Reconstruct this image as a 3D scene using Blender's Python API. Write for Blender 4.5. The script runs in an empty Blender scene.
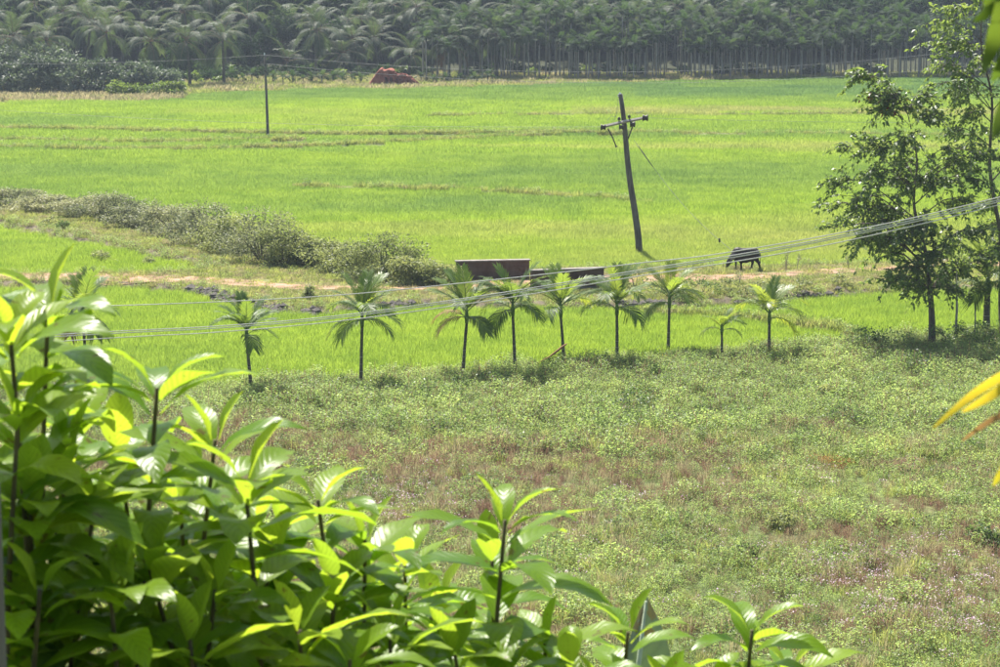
import bpy, bmesh, math, random
import numpy as np
from mathutils import Vector, Matrix, Euler
R = math.radians
random.seed(7)
RNG = np.random.default_rng(11)
scene = bpy.context.scene
C = scene.collection

# ------------------------------------------------------------------ camera, sky, sun, exposure
CAM_H = 20.0
FPX = 2466.0                       # focal length in pixels of a 1000 px wide picture
PITCH = math.atan(388.5 / FPX)
cam_d = bpy.data.cameras.new('camera')
cam_d.sensor_width = 36.0
cam_d.lens = FPX / 1000.0 * 36.0
cam_d.clip_start = 0.1
cam_d.clip_end = 6000.0
cam_d.dof.use_dof = True
cam_d.dof.focus_distance = 135.0
cam_d.dof.aperture_fstop = 24.0
cam = bpy.data.objects.new('camera', cam_d)
cam.location = (0, 0, CAM_H)
cam.rotation_euler = (math.pi / 2 - PITCH, 0, 0)
C.objects.link(cam)
scene.camera = cam

SUN_EL = R(56)
SUN_AZ = R(-18)                    # sun ahead of the camera, a little to the left
world = bpy.data.worlds.new('World')
scene.world = world
world.use_nodes = True
wn = world.node_tree.nodes
wl = world.node_tree.links
sky = wn.new('ShaderNodeTexSky')
sky.sky_type = 'NISHITA'
sky.sun_disc = False
sky.sun_elevation = SUN_EL
sky.sun_rotation = SUN_AZ
sky.air_density = 1.0
sky.dust_density = 2.0
bg = wn['Background']
bg.inputs['Strength'].default_value = 0.072
wl.new(sky.outputs[0], bg.inputs[0])
sun_d = bpy.data.lights.new('sun', 'SUN')
sun_d.energy = 4.6
sun_d.angle = R(0.55)
sun_d.color = (1.0, 0.95, 0.86)
sun = bpy.data.objects.new('sun', sun_d)
sdir = Vector((math.sin(SUN_AZ) * math.cos(SUN_EL), math.cos(SUN_AZ) * math.cos(SUN_EL), math.sin(SUN_EL)))
sun.rotation_euler = sdir.to_track_quat('Z', 'Y').to_euler()
sun.location = (0, 60, 60)
C.objects.link(sun)

scene.view_settings.view_transform = 'Standard'
scene.view_settings.look = 'None'
scene.view_settings.gamma = 1.0
scene.view_settings.use_curve_mapping = False
scene.view_settings.exposure = 1.32
scene.render.engine = 'CYCLES'
scene.cycles.use_denoising = True
scene.cycles.max_bounces = 7
scene.cycles.transmission_bounces = 5
scene.cycles.diffuse_bounces = 4
scene.cycles.glossy_bounces = 2
scene.cycles.volume_bounces = 0
scene.cycles.sample_clamp_indirect = 6.0

# ------------------------------------------------------------------ projection helpers (layout estimates)
def ray(px, py):
    a, b = (px - 500.0) / FPX, (333.5 - py) / FPX
    return np.array([a, math.cos(PITCH) + b * math.sin(PITCH), -math.sin(PITCH) + b * math.cos(PITCH)])
def G(px, py, z=0.0):
    r = ray(px, py); k = (z - CAM_H) / r[2]
    return Vector((r[0] * k, r[1] * k, z))
def AT(px, py, Y):
    r = ray(px, py); k = Y / r[1]
    return Vector((r[0] * k, Y, CAM_H + r[2] * k))
def to_px(X, Y, Z=0.0):
    dz = Z - CAM_H
    f = Y * math.cos(PITCH) - dz * math.sin(PITCH)
    u = Y * math.sin(PITCH) + dz * math.cos(PITCH)
    f = np.maximum(f, 1e-3)
    return 500 + FPX * X / f, 333.5 - FPX * u / f
def in_poly(x, y, poly):
    x = np.asarray(x, float); y = np.asarray(y, float)
    ins = np.zeros(x.shape, bool); n = len(poly)
    for i in range(n):
        x0, y0 = poly[i][0], poly[i][1]; x1, y1 = poly[(i + 1) % n][0], poly[(i + 1) % n][1]
        if y0 == y1: continue
        c = ((y0 > y) != (y1 > y)) & (x < (x1 - x0) * (y - y0) / (y1 - y0) + x0)
        ins ^= c
    return ins
def dist_line(x, y, pts, closed=False):
    x = np.asarray(x, float); y = np.asarray(y, float)
    d = np.full(x.shape, 1e9); n = len(pts)
    for i in range(n if closed else n - 1):
        ax, ay = pts[i][0], pts[i][1]; bx, by = pts[(i + 1) % n][0], pts[(i + 1) % n][1]
        vx, vy = bx - ax, by - ay; L = vx * vx + vy * vy + 1e-9
        t = np.clip(((x - ax) * vx + (y - ay) * vy) / L, 0, 1)
        d = np.minimum(d, np.hypot(x - ax - t * vx, y - ay - t * vy))
    return d
def sstep(a, b, x):
    t = np.clip((x - a) / (b - a), 0, 1)
    return t * t * (3 - 2 * t)
_perm = np.random.default_rng(3).random((64, 64))
def vnoise(x, y):
    x = np.asarray(x, float); y = np.asarray(y, float)
    xi = np.floor(x).astype(int); yi = np.floor(y).astype(int)
    fx = x - xi; fy = y - yi
    fx = fx * fx * (3 - 2 * fx); fy = fy * fy * (3 - 2 * fy)
    g = lambda a, b: _perm[a % 64, b % 64]
    return (g(xi, yi) * (1 - fx) + g(xi + 1, yi) * fx) * (1 - fy) + (g(xi, yi + 1) * (1 - fx) + g(xi + 1, yi + 1) * fx) * fy
def fbm(x, y, o=3):
    s = 0; a = .5; k = 1
    for i in range(o):
        s = s + a * vnoise(x * k + i * 17.3, y * k + i * 5.1); a *= .5; k *= 2.03
    return s / (1 - .5 ** o)

# ------------------------------------------------------------------ mesh helpers
class MB:
    def __init__(s): s.v = []; s.f = []; s.m = []
    def add(s, v, f, mi=0):
        o = len(s.v); s.v.extend([tuple(p) for p in v]); s.f.extend([tuple(i + o for i in q) for q in f]); s.m.extend([mi] * len(f))
    def box(s, c, size, rot=None, mi=0, taper=1.0):
        hx, hy, hz = size[0] / 2, size[1] / 2, size[2] / 2
        vs = []
        for z in (-1, 1):
            k = taper if z > 0 else 1
            for x, y in ((-1, -1), (1, -1), (1, 1), (-1, 1)): vs.append(Vector((x * hx * k, y * hy * k, z * hz)))
        if rot is not None: vs = [rot @ p for p in vs]
        c = Vector(c)
        s.add([p + c for p in vs], [(3, 2, 1, 0), (4, 5, 6, 7), (0, 1, 5, 4), (1, 2, 6, 5), (2, 3, 7, 6), (3, 0, 4, 7)], mi)
    def tube(s, pts, rad, n=6, mi=0, cap=True, flat=1.0):
        pts = [Vector(p) for p in pts]
        if not hasattr(rad, '__len__'): rad = [rad] * len(pts)
        vs = []; prev = None
        for i, p in enumerate(pts):
            t = (pts[min(i + 1, len(pts) - 1)] - pts[max(i - 1, 0)])
            if t.length < 1e-9: t = Vector((0, 0, 1))
            t.normalize()
            if prev is None:
                a = Vector((0, 1, 0)) if abs(t.y) < .9 else Vector((1, 0, 0))
            else: a = prev
            u = (a - t * a.dot(t)).normalized(); prev = u
            w = t.cross(u)
            for k in range(n):
                an = 2 * math.pi * k / n
                vs.append(p + (u * math.cos(an) + w * math.sin(an) * flat) * rad[i])
        fs = []
        for i in range(len(pts) - 1):
            for k in range(n):
                fs.append((i * n + k, i * n + (k + 1) % n, (i + 1) * n + (k + 1) % n, (i + 1) * n + k))
        if cap:
            fs.append(tuple(range(n - 1, -1, -1))); fs.append(tuple((len(pts) - 1) * n + k for k in range(n)))
        s.add(vs, fs, mi)
    def mesh(s, name, mats, smooth=False):
        me = bpy.data.meshes.new(name)
        me.from_pydata(s.v, [], s.f)
        if not isinstance(mats, (list, tuple)): mats = [mats]
        for m in mats: me.materials.append(m)
        if len(mats) > 1: me.polygons.foreach_set('material_index', s.m)
        if smooth: me.polygons.foreach_set('use_smooth', [True] * len(me.polygons))
        me.update()
        return me
    def build(s, name, mats, parent=None, smooth=False):
        return put(name, s.mesh(name, mats, smooth), parent)

def put(name, me, parent=None, loc=None, rot=None, scale=None):
    o = bpy.data.objects.new(name, me)
    C.objects.link(o)
    if parent is not None: o.parent = parent
    if loc is not None: o.location = loc
    if rot is not None: o.rotation_euler = rot
    if scale is not None: o.scale = scale if hasattr(scale, '__len__') else (scale,) * 3
    return o
def tag(o, label=None, cat=None, group=None, kind=None):
    if label: o['label'] = label
    if cat: o['category'] = cat
    if group: o['group'] = group
    if kind: o['kind'] = kind
    return o
def thing(name, loc, label, cat, group=None, rz=0.0):
    o = bpy.data.objects.new(name, None)
    o.empty_display_size = .2
    C.objects.link(o); o.location = loc; o.rotation_euler = (0, 0, rz)
    return tag(o, label, cat, group)
def np_mesh(name, v, f, mat, smooth=False):
    me = bpy.data.meshes.new(name)
    n, m, k = len(v), len(f), f.shape[1]
    me.vertices.add(n); me.vertices.foreach_set('co', np.ascontiguousarray(v, np.float32).ravel())
    me.loops.add(m * k); me.loops.foreach_set('vertex_index', np.ascontiguousarray(f, np.int32).ravel())
    me.polygons.add(m); me.polygons.foreach_set('loop_start', np.arange(0, m * k, k, dtype=np.int32))
    try: me.polygons.foreach_set('loop_total', np.full(m, k, np.int32))
    except Exception: pass
    if smooth: me.polygons.foreach_set('use_smooth', np.ones(m, bool))
    for q in (mat if isinstance(mat, (list, tuple)) else [mat]): me.materials.append(q)
    me.update(calc_edges=True)
    return me
def unit(a): return a / np.maximum(np.linalg.norm(a, axis=1, keepdims=True), 1e-9)
def leaf_np(c, l, w, rng, up=.5, dirs=None):
    """diamond leaves, one quad each with a bent tip: centres c (N,3)"""
    n = len(c)
    u = unit(rng.normal(size=(n, 3)) * [1, 1, .6]) if dirs is None else unit(dirs + rng.normal(size=(n, 3)) * .35)
    nn = rng.normal(size=(n, 3)) * (1 - up); nn[:, 2] += up
    v = unit(np.cross(nn, u)); nn = unit(np.cross(u, v))
    l = (l * rng.uniform(.65, 1.3, n))[:, None]; w = (w * rng.uniform(.7, 1.25, n))[:, None]
    p0 = c; p1 = c + u * l * .45 + v * w * .5 + nn * w * .12; p2 = c + u * l - nn * l * .18; p3 = c + u * l * .45 - v * w * .5 + nn * w * .12
    vs = np.stack([p0, p1, p2, p3], 1).reshape(-1, 3)
    return vs, np.arange(n * 4).reshape(-1, 4)

# ------------------------------------------------------------------ materials
def new_mat(name):
    m = bpy.data.materials.new(name); m.use_nodes = True
    return m, m.node_tree.nodes, m.node_tree.links
def noise_color(nd, lk, cols, scale, detail=4, coord='Object', stretch=None, rough=.6, lo=.3, hi=.7):
    tc = nd.new('ShaderNodeTexCoord'); nz = nd.new('ShaderNodeTexNoise')
    nz.inputs['Scale'].default_value = scale; nz.inputs['Detail'].default_value = detail; nz.inputs['Roughness'].default_value = rough
    if coord == 'World':
        g = nd.new('ShaderNodeNewGeometry'); src = g.outputs['Position']
    else: src = tc.outputs[coord]
    if stretch:
        mp = nd.new('ShaderNodeMapping'); mp.inputs['Scale'].default_value = stretch
        lk.new(src, mp.inputs[0]); src = mp.outputs[0]
    lk.new(src, nz.inputs['Vector'])
    cr = nd.new('ShaderNodeValToRGB')
    el = cr.color_ramp.elements
    while len(el) < len(cols): el.new(.5)
    for i, c in enumerate(cols):
        el[i].position = lo + (hi - lo) * i / max(1, len(cols) - 1); el[i].color = (*c, 1)
    lk.new(nz.outputs[0], cr.inputs[0])
    return cr.outputs[0], nz.outputs[0]
def solid(name, cols, scale=3.0, rough=.85, bump=.3, metal=0.0, spec=.3, stretch=None, coord='Object', bdist=.02):
    m, nd, lk = new_mat(name); b = nd['Principled BSDF']
    if isinstance(cols[0], (int, float)): cols = [tuple(c * .75 for c in cols), tuple(c * 1.2 for c in cols)]
    c, n = noise_color(nd, lk, cols, scale, stretch=stretch, coord=coord)
    lk.new(c, b.inputs['Base Color'])
    b.inputs['Roughness'].default_value = rough; b.inputs['Metallic'].default_value = metal
    b.inputs['Specular IOR Level'].default_value = spec
    if bump:
        bp = nd.new('ShaderNodeBump'); bp.inputs['Strength'].default_value = bump; bp.inputs['Distance'].default_value = bdist
        lk.new(n, bp.inputs['Height']); lk.new(bp.outputs[0], b.inputs['Normal'])
    return m
def leafy(name, col, trans, mix=.4, rough=.45, spec=.4, var=.35, hue=.03, nscale=.6, sub=None, tint=None, coord='World', objvar=True):
    """leaf: reflecting Principled mixed with Translucent; world noise + per-object variation"""
    m, nd, lk = new_mat(name); b = nd['Principled BSDF']; out = nd['Material Output']
    g = nd.new('ShaderNodeNewGeometry')
    nz = nd.new('ShaderNodeTexNoise'); nz.inputs['Scale'].default_value = nscale; nz.inputs['Detail'].default_value = 3
    lk.new(g.outputs['Position'], nz.inputs['Vector'])
    oi = nd.new('ShaderNodeObjectInfo')
    ad = nd.new('ShaderNodeMath'); ad.operation = 'ADD'
    mu = nd.new('ShaderNodeMath'); mu.operation = 'MULTIPLY'; mu.inputs[1].default_value = .5 if objvar else 0.0
    lk.new(oi.outputs['Random'], mu.inputs[0]); lk.new(mu.outputs[0], ad.inputs[0])
    isl = nd.new('ShaderNodeMath'); isl.operation = 'MULTIPLY'; isl.inputs[1].default_value = .5
    lk.new(g.outputs['Random Per Island'], isl.inputs[0])
    ad2 = nd.new('ShaderNodeMath'); ad2.operation = 'ADD'
    lk.new(isl.outputs[0], ad2.inputs[0]); lk.new(nz.outputs[0], ad2.inputs[1]); lk.new(ad2.outputs[0], ad.inputs[1])
    mr = nd.new('ShaderNodeMapRange'); mr.inputs['From Min'].default_value = .4; mr.inputs['From Max'].default_value = 1.5
    mr.inputs['To Min'].default_value = 1 - var; mr.inputs['To Max'].default_value = 1 + var
    lk.new(ad.outputs[0], mr.inputs['Value'])
    mh = nd.new('ShaderNodeMapRange'); mh.inputs['To Min'].default_value = .5 + hue; mh.inputs['To Max'].default_value = .5 - hue
    mh.inputs['From Min'].default_value = .4; mh.inputs['From Max'].default_value = 1.5
    lk.new(ad.outputs[0], mh.inputs['Value'])
    outs = []
    for k, c in enumerate((col, trans)):
        hs = nd.new('ShaderNodeHueSaturation'); hs.inputs['Color'].default_value = (*c, 1)
        if tint:
            at = nd.new('ShaderNodeAttribute'); at.attribute_type = 'INSTANCER'; at.attribute_name = 'tint'
            cr = nd.new('ShaderNodeValToRGB'); el = cr.color_ramp.elements
            while len(el) < len(tint[k]): el.new(.5)
            for i, (p, cc) in enumerate(tint[k]): el[i].position = p; el[i].color = (*cc, 1)
            lk.new(at.outputs['Fac'], cr.inputs[0]); lk.new(cr.outputs[0], hs.inputs['Color'])
        lk.new(mr.outputs[0], hs.inputs['Value']); lk.new(mh.outputs[0], hs.inputs['Hue'])
        outs.append(hs.outputs[0])
    lk.new(outs[0], b.inputs['Base Color'])
    b.inputs['Roughness'].default_value = rough; b.inputs['Specular IOR Level'].default_value = spec
    tr = nd.new('ShaderNodeBsdfTranslucent'); lk.new(outs[1], tr.inputs['Color'])
    mx = nd.new('ShaderNodeMixShader'); mx.inputs[0].default_value = mix
    lk.new(b.outputs[0], mx.inputs[1]); lk.new(tr.outputs[0], mx.inputs[2]); lk.new(mx.outputs[0], out.inputs['Surface'])
    return m

M = {}
M['bark'] = solid('bark', [(.07, .055, .042), (.17, .14, .11)], 9, .95, .8, stretch=(1, 1, .25))
M['bark_pale'] = solid('bark_pale', [(.20, .185, .16), (.40, .37, .33)], 4, .95, .5, stretch=(1, 1, .4))
M['palm_trunk'] = solid('palm_trunk', [(.06, .06, .045), (.16, .15, .11)], 7, .9, .5, stretch=(.4, .4, 2.5))
M['ring'] = solid('ring', [(.22, .21, .17), (.36, .33, .27)], 9, .9, .2)
M['crownshaft'] = solid('crownshaft', [(.07, .13, .03), (.14, .22, .05)], 5, .5, .1)
M['stem'] = solid('stem', [(.055, .045, .022), (.12, .10, .045)], 30, .8, .4)
M['greenstem'] = solid('greenstem', [(.10, .17, .03), (.16, .24, .06)], 20, .6, .1)
M['wood'] = solid('wood', [(.07, .06, .052), (.20, .18, .155)], 6, .95, .6, stretch=(1, 1, .15))
M['pale_wood'] = solid('pale_wood', [(.30, .27, .24), (.50, .46, .42)], 8, .9, .4)
M['dark_iron'] = solid('dark_iron', [(.03, .026, .024), (.075, .06, .05)], 12, .6, .2, spec=.4)
M['porcelain'] = solid('porcelain', [(.75, .75, .72), (.85, .85, .82)], 5, .2, 0, spec=.5)
M['wire'] = solid('wire', [(.42, .41, .39), (.56, .55, .53)], 4, .5, 0, metal=.25, spec=.6)
M['thin_wire'] = solid('thin_wire', [(.16, .16, .16), (.26, .26, .26)], 4, .6, 0, metal=.2)
M['laterite'] = solid('laterite', [(.055, .036, .028), (.11, .068, .05), (.16, .115, .09)], 1.1, .95, .6, stretch=(1, 1, .35), coord='World')
M['concrete'] = solid('concrete', [(.16, .14, .12), (.34, .31, .28)], 2.2, .95, .5)
M['redearth'] = solid('redearth', [(.13, .040, .028), (.25, .080, .05), (.32, .13, .08)], 1.3, .95, .8, bdist=.12)
M['brickred'] = solid('brickred', [(.14, .045, .03), (.24, .085, .055)], 2.0, .95, .3)
M['soot_and_shade'] = solid('soot_and_shade', [(.03, .02, .02), (.06, .04, .035)], 3, .95, .2)  # soot of the fire holes, and painted shade inside the culvert opening
M['stone'] = solid('stone', [(.055, .05, .045), (.15, .135, .12)], 3, .95, .6)
M['dryspathe'] = solid('dryspathe', [(.17, .08, .035), (.30, .16, .07)], 9, .8, .3)
M['hide'] = solid('hide', [(.008, .007, .007), (.026, .017, .014)], 5, .6, .3, spec=.3)
M['horn'] = solid('horn', [(.06, .055, .05), (.12, .11, .10)], 9, .5, .1)

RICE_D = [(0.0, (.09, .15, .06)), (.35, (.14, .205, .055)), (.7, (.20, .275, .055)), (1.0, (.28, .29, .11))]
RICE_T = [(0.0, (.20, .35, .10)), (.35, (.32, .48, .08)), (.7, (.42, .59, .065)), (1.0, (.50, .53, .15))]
M['rice'] = leafy('rice', (.1, .2, .03), (.3, .5, .04), .5, .5, .3, var=.22, hue=.012, nscale=.25, tint=(RICE_D, RICE_T))
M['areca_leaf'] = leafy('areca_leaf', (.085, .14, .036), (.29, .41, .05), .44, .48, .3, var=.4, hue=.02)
M['areca_fresh'] = leafy('areca_fresh', (.12, .18, .04), (.40, .52, .06), .45, .42, .4, var=.3, hue=.02)
M['areca_yellow'] = leafy('areca_yellow', (.14, .20, .03), (.42, .50, .04), .45, .4, .45, var=.3, hue=.02)
M['areca_dead'] = leafy('areca_dead', (.26, .17, .07), (.40, .26, .08), .3, .7, .2, var=.3)
M['coco_leaf'] = leafy('coco_leaf', (.055, .082, .042), (.115, .17, .05), .32, .6, .2, var=.45, hue=.02)
M['coco_dry'] = leafy('coco_dry', (.17, .12, .06), (.22, .14, .05), .25, .6, .3, var=.3)
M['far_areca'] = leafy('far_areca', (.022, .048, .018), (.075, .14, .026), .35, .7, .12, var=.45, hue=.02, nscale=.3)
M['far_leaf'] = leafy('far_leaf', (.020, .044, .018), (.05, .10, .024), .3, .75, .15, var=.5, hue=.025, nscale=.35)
M['grey_leaf'] = leafy('grey_leaf', (.13, .155, .115), (.14, .2, .08), .28, .6, .35, var=.45, hue=.015, nscale=.5)
M['bright_bush'] = leafy('bright_bush', (.085, .14, .035), (.22, .32, .05), .4, .45, .4, var=.35)
M['tree_leaf'] = leafy('tree_leaf', (.10, .15, .06), (.34, .46, .08), .44, .42, .38, var=.45, hue=.02, nscale=.5)
M['red_leaf'] = leafy('red_leaf', (.35, .05, .03), (.5, .09, .04), .4, .4, .4, var=.3)
M['hedge_leaf'] = leafy('hedge_leaf', (.24, .25, .15), (.37, .40, .18), .38, .5, .35, var=.45, hue=.03, nscale=.5)
M['hedge_pale'] = leafy('hedge_pale', (.21, .24, .11), (.38, .43, .13), .42, .5, .35, var=.35, hue=.02, nscale=.5)
M['weed'] = leafy('weed', (.21, .29, .10), (.39, .53, .14), .48, .5, .35, var=.55, hue=.02, nscale=.22)
M['weed_dark'] = leafy('weed_dark', (.085, .14, .05), (.2, .3, .07), .42, .45, .4, var=.4, hue=.02)
M['grass'] = leafy('grass', (.21, .25, .085), (.40, .46, .11), .48, .5, .3, var=.4, hue=.025, nscale=.3)
M['drygrass'] = leafy('drygrass', (.36, .32, .18), (.48, .43, .22), .42, .6, .25, var=.35, hue=.02, nscale=.3)
M['brownweed'] = leafy('brownweed', (.23, .145, .105), (.33, .20, .13), .35, .7, .2, var=.45, hue=.02, nscale=.4)
M['rustweed'] = leafy('rustweed', (.30, .17, .065), (.40, .24, .07), .35, .7, .2, var=.3)
M['petal'] = leafy('petal', (.78, .60, .70), (.6, .35, .5), .3, .6, .2, var=.15)
M['petal_yellow'] = leafy('petal_yellow', (.75, .60, .08), (.7, .55, .06), .3, .6, .2, var=.15)

def shrub_leaf_mat(name, col, trans, mix, rough, spec, var):
    m = leafy(name, col, trans, mix, rough, spec, var=var, hue=.018, nscale=2.5)
    nd, lk = m.node_tree.nodes, m.node_tree.links
    b = nd['Principled BSDF']
    uv = nd.new('ShaderNodeUVMap'); sx = nd.new('ShaderNodeSeparateXYZ'); lk.new(uv.outputs[0], sx.inputs[0])
    def math_(op, a, b_=None):
        n = nd.new('ShaderNodeMath'); n.operation = op
        for i, q in enumerate((a, b_)):
            if q is None: continue
            if isinstance(q, (int, float)): n.inputs[i].default_value = q
            else: lk.new(q, n.inputs[i])
        return n.outputs[0]
    off = math_('ABSOLUTE', math_('SUBTRACT', sx.outputs[0], .5))
    ph = math_('SUBTRACT', math_('MULTIPLY', sx.outputs[1], 62.0), math_('MULTIPLY', off, 30.0))
    vein = math_('POWER', math_('ABSOLUTE', math_('SINE', math_('MULTIPLY', ph, .5))), 7.0)
    mid = math_('LESS_THAN', off, .018)
    hgt = math_('MAXIMUM', math_('MULTIPLY', vein, -.7), math_('MULTIPLY', mid, -1.0))
    bp = nd.new('ShaderNodeBump'); bp.inputs['Strength'].default_value = .22; bp.inputs['Distance'].default_value = .002
    hsum = math_('SUBTRACT', 0.0, math_('ADD', math_('MULTIPLY', vein, .7), mid))
    lk.new(hsum, bp.inputs['Height']); lk.new(bp.outputs[0], b.inputs['Normal'])
    tr = [n for n in nd if n.type == 'BSDF_TRANSLUCENT'][0]
    src = tr.inputs['Color'].links[0].from_socket
    sp = nd.new('ShaderNodeTexNoise'); sp.inputs['Scale'].default_value = 7.0; sp.inputs['Detail'].default_value = 4
    oi = nd.new('ShaderNodeObjectInfo'); tcn = nd.new('ShaderNodeTexCoord'); va = nd.new('ShaderNodeVectorMath'); va.operation = 'ADD'
    cmb = nd.new('ShaderNodeCombineXYZ'); lk.new(math_('MULTIPLY', oi.outputs['Random'], 60.0), cmb.inputs[0])
    lk.new(tcn.outputs['Object'], va.inputs[0]); lk.new(cmb.outputs[0], va.inputs[1]); lk.new(va.outputs[0], sp.inputs['Vector'])
    spot = math_('MULTIPLY', math_('GREATER_THAN', sp.outputs[0], .66), .75)
    bsrc = b.inputs['Base Color'].links[0].from_socket
    bmx = nd.new('ShaderNodeMix'); bmx.data_type = 'RGBA'; lk.new(spot, bmx.inputs['Factor']); lk.new(bsrc, bmx.inputs['A']); bmx.inputs['B'].default_value = (.14, .09, .03, 1); lk.new(bmx.outputs['Result'], b.inputs['Base Color'])
    tmx = nd.new('ShaderNodeMix'); tmx.data_type = 'RGBA'; lk.new(spot, tmx.inputs['Factor']); lk.new(src, tmx.inputs['A']); tmx.inputs['B'].default_value = (.22, .13, .03, 1); src = tmx.outputs['Result']
    mixc = nd.new('ShaderNodeMix'); mixc.data_type = 'RGBA'; mixc.blend_type = 'MULTIPLY'
    fac = math_('ADD', math_('MULTIPLY', vein, .6), math_('MULTIPLY', mid, .4))
    lk.new(fac, mixc.inputs['Factor']); lk.new(src, mixc.inputs['A']); mixc.inputs['B'].default_value = (.55, .6, .5, 1)
    lk.new(mixc.outputs['Result'], tr.inputs['Color'])
    return m
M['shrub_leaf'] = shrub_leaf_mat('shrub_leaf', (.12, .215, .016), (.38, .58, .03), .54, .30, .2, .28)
M['shrub_old_shade'] = shrub_leaf_mat('shrub_old_shade', (.030, .066, .022), (.14, .26, .02), .43, .32, .35, .35)  # older lower leaves, coloured darker still to deepen the shade among them
M['shrub_young'] = shrub_leaf_mat('shrub_young', (.17, .265, .022), (.44, .61, .04), .54, .32, .2, .2)
M['banana_leaf'] = shrub_leaf_mat('banana_leaf', (.13, .17, .13), (.14, .22, .06), .25, .35, .6, .15)
M['pale_rib'] = solid('pale_rib', [(.34, .40, .26), (.46, .52, .36)], 20, .6, .1)
M['frond_yellow'] = leafy('frond_yellow', (.30, .27, .02), (.60, .52, .03), .5, .4, .4, var=.55, hue=.035, nscale=28)
M['frond_green'] = leafy('frond_green', (.035, .065, .014), (.12, .20, .02), .4, .4, .4, var=.25)

# ------------------------------------------------------------------ layout of the ground (metres, from picture estimates)
def poly_w(pts, z=0.0): return [tuple(G(x, y, z)[:2]) for x, y in pts]
RZ = .6
ROAD = poly_w([(-160, 277), (-60, 277), (60, 277), (150, 278), (230, 282), (300, 287), (400, 288), (450, 287), (500, 284), (560, 281), (620, 279), (700, 278), (760, 276), (850, 270), (920, 267), (1060, 261), (1160, 257)], RZ)
VERGE = poly_w([(-160, 283), (60, 283), (130, 282), (190, 287), (235, 299), (275, 307), (310, 310), (370, 305), (430, 301), (530, 304), (600, 304), (640, 301), (700, 302), (790, 295), (860, 290), (1060, 284), (1160, 281),
                (1160, 247), (1000, 255), (880, 262), (740, 265), (620, 266), (540, 268), (445, 278), (420, 280), (395, 262), (300, 245), (240, 229), (120, 213), (0, 204), (-160, 196),
                (-160, 213), (0, 220), (60, 233), (130, 248), (200, 261), (215, 266), (170, 270), (60, 272), (-160, 273)], RZ)
WEED_EDGE = poly_w([(-200, 404), (0, 400), (240, 393), (360, 386), (500, 374), (640, 366), (780, 354), (850, 347), (930, 338), (1000, 336), (1200, 332)])
WEX = np.array([p[0] for p in WEED_EDGE]); WEY = np.array([p[1] for p in WEED_EDGE])
BUND_LINES = [poly_w(l) for l in (
    [(-150, 131), (0, 131), (150, 134), (300, 137), (420, 137), (560, 136), (700, 137), (1150, 139)],
    [(-150, 150), (0, 151), (150, 153), (260, 151), (360, 147), (480, 141), (560, 138)],
    [(-150, 142), (0, 143), (120, 145), (220, 144), (300, 143)], [(430, 119), (600, 117), (760, 118), (900, 116), (1150, 115)], [(300, 190), (420, 193), (520, 197), (640, 206)],
    [(640, 318), (690, 321), (760, 326), (830, 334), (850, 342)])]
def weed_mask(X, Y):
    return sstep(-.6, .6, np.interp(X, WEX, WEY) + 1.2 * (vnoise(X * .35, Y * .1) - .5) - Y)
def height(X, Y):
    X = np.asarray(X, float); Y = np.asarray(Y, float)
    h = np.where(Y < 64, 17.6 * np.clip(1 - np.clip(Y, 0, 64) / 64, 0, 1) ** 1.2 + np.where(Y < 0, -Y * .02, 0), 0)
    ins = in_poly(X, Y, VERGE); d = np.where(np.abs(Y - 150) < 70, dist_line(X, Y, VERGE, True), 99)
    h = h + RZ * np.where(ins, np.clip(.55 + d / 1.2, 0, 1), np.clip(.55 - d / 1.0, 0, 1))
    h = h + weed_mask(X, Y) * (.25 + .5 * (fbm(X * .11, Y * .11) - .35)) * sstep(40, 70, Y)
    for i, l in enumerate(BUND_LINES):
        h = np.maximum(h, .42 * np.clip(1.5 - dist_line(X, Y, l) / .5, 0, 1))
    h = h + np.where(Y > 362, np.clip((Y - 362) * .008, 0, .25), 0) + np.clip((Y - 395) * .13, 0, 28)
    return h
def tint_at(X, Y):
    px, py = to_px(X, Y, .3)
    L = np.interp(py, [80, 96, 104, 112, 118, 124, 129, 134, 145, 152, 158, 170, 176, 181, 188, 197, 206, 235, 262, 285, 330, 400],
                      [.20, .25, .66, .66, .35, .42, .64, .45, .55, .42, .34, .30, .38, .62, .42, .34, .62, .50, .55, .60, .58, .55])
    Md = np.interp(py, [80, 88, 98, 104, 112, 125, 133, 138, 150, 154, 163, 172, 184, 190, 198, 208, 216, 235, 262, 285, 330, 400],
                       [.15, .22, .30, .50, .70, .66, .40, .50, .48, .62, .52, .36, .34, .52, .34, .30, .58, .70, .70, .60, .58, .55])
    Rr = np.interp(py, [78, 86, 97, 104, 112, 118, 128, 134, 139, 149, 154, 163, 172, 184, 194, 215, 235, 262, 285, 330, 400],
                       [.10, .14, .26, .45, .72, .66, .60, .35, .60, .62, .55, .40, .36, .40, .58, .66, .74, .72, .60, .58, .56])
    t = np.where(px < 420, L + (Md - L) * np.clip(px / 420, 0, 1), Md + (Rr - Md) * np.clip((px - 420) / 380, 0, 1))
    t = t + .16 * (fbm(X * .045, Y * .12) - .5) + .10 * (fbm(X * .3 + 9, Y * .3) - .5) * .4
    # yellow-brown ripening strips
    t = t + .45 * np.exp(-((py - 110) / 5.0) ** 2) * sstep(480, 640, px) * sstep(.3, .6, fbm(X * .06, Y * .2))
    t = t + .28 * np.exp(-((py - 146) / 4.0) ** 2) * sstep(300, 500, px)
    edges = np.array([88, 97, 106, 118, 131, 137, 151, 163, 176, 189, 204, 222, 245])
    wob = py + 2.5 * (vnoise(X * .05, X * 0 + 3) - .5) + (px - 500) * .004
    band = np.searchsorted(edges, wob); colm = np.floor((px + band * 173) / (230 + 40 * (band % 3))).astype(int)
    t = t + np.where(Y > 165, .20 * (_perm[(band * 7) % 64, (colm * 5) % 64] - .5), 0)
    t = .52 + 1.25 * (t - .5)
    return np.clip(t, 0, 1)
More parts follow.
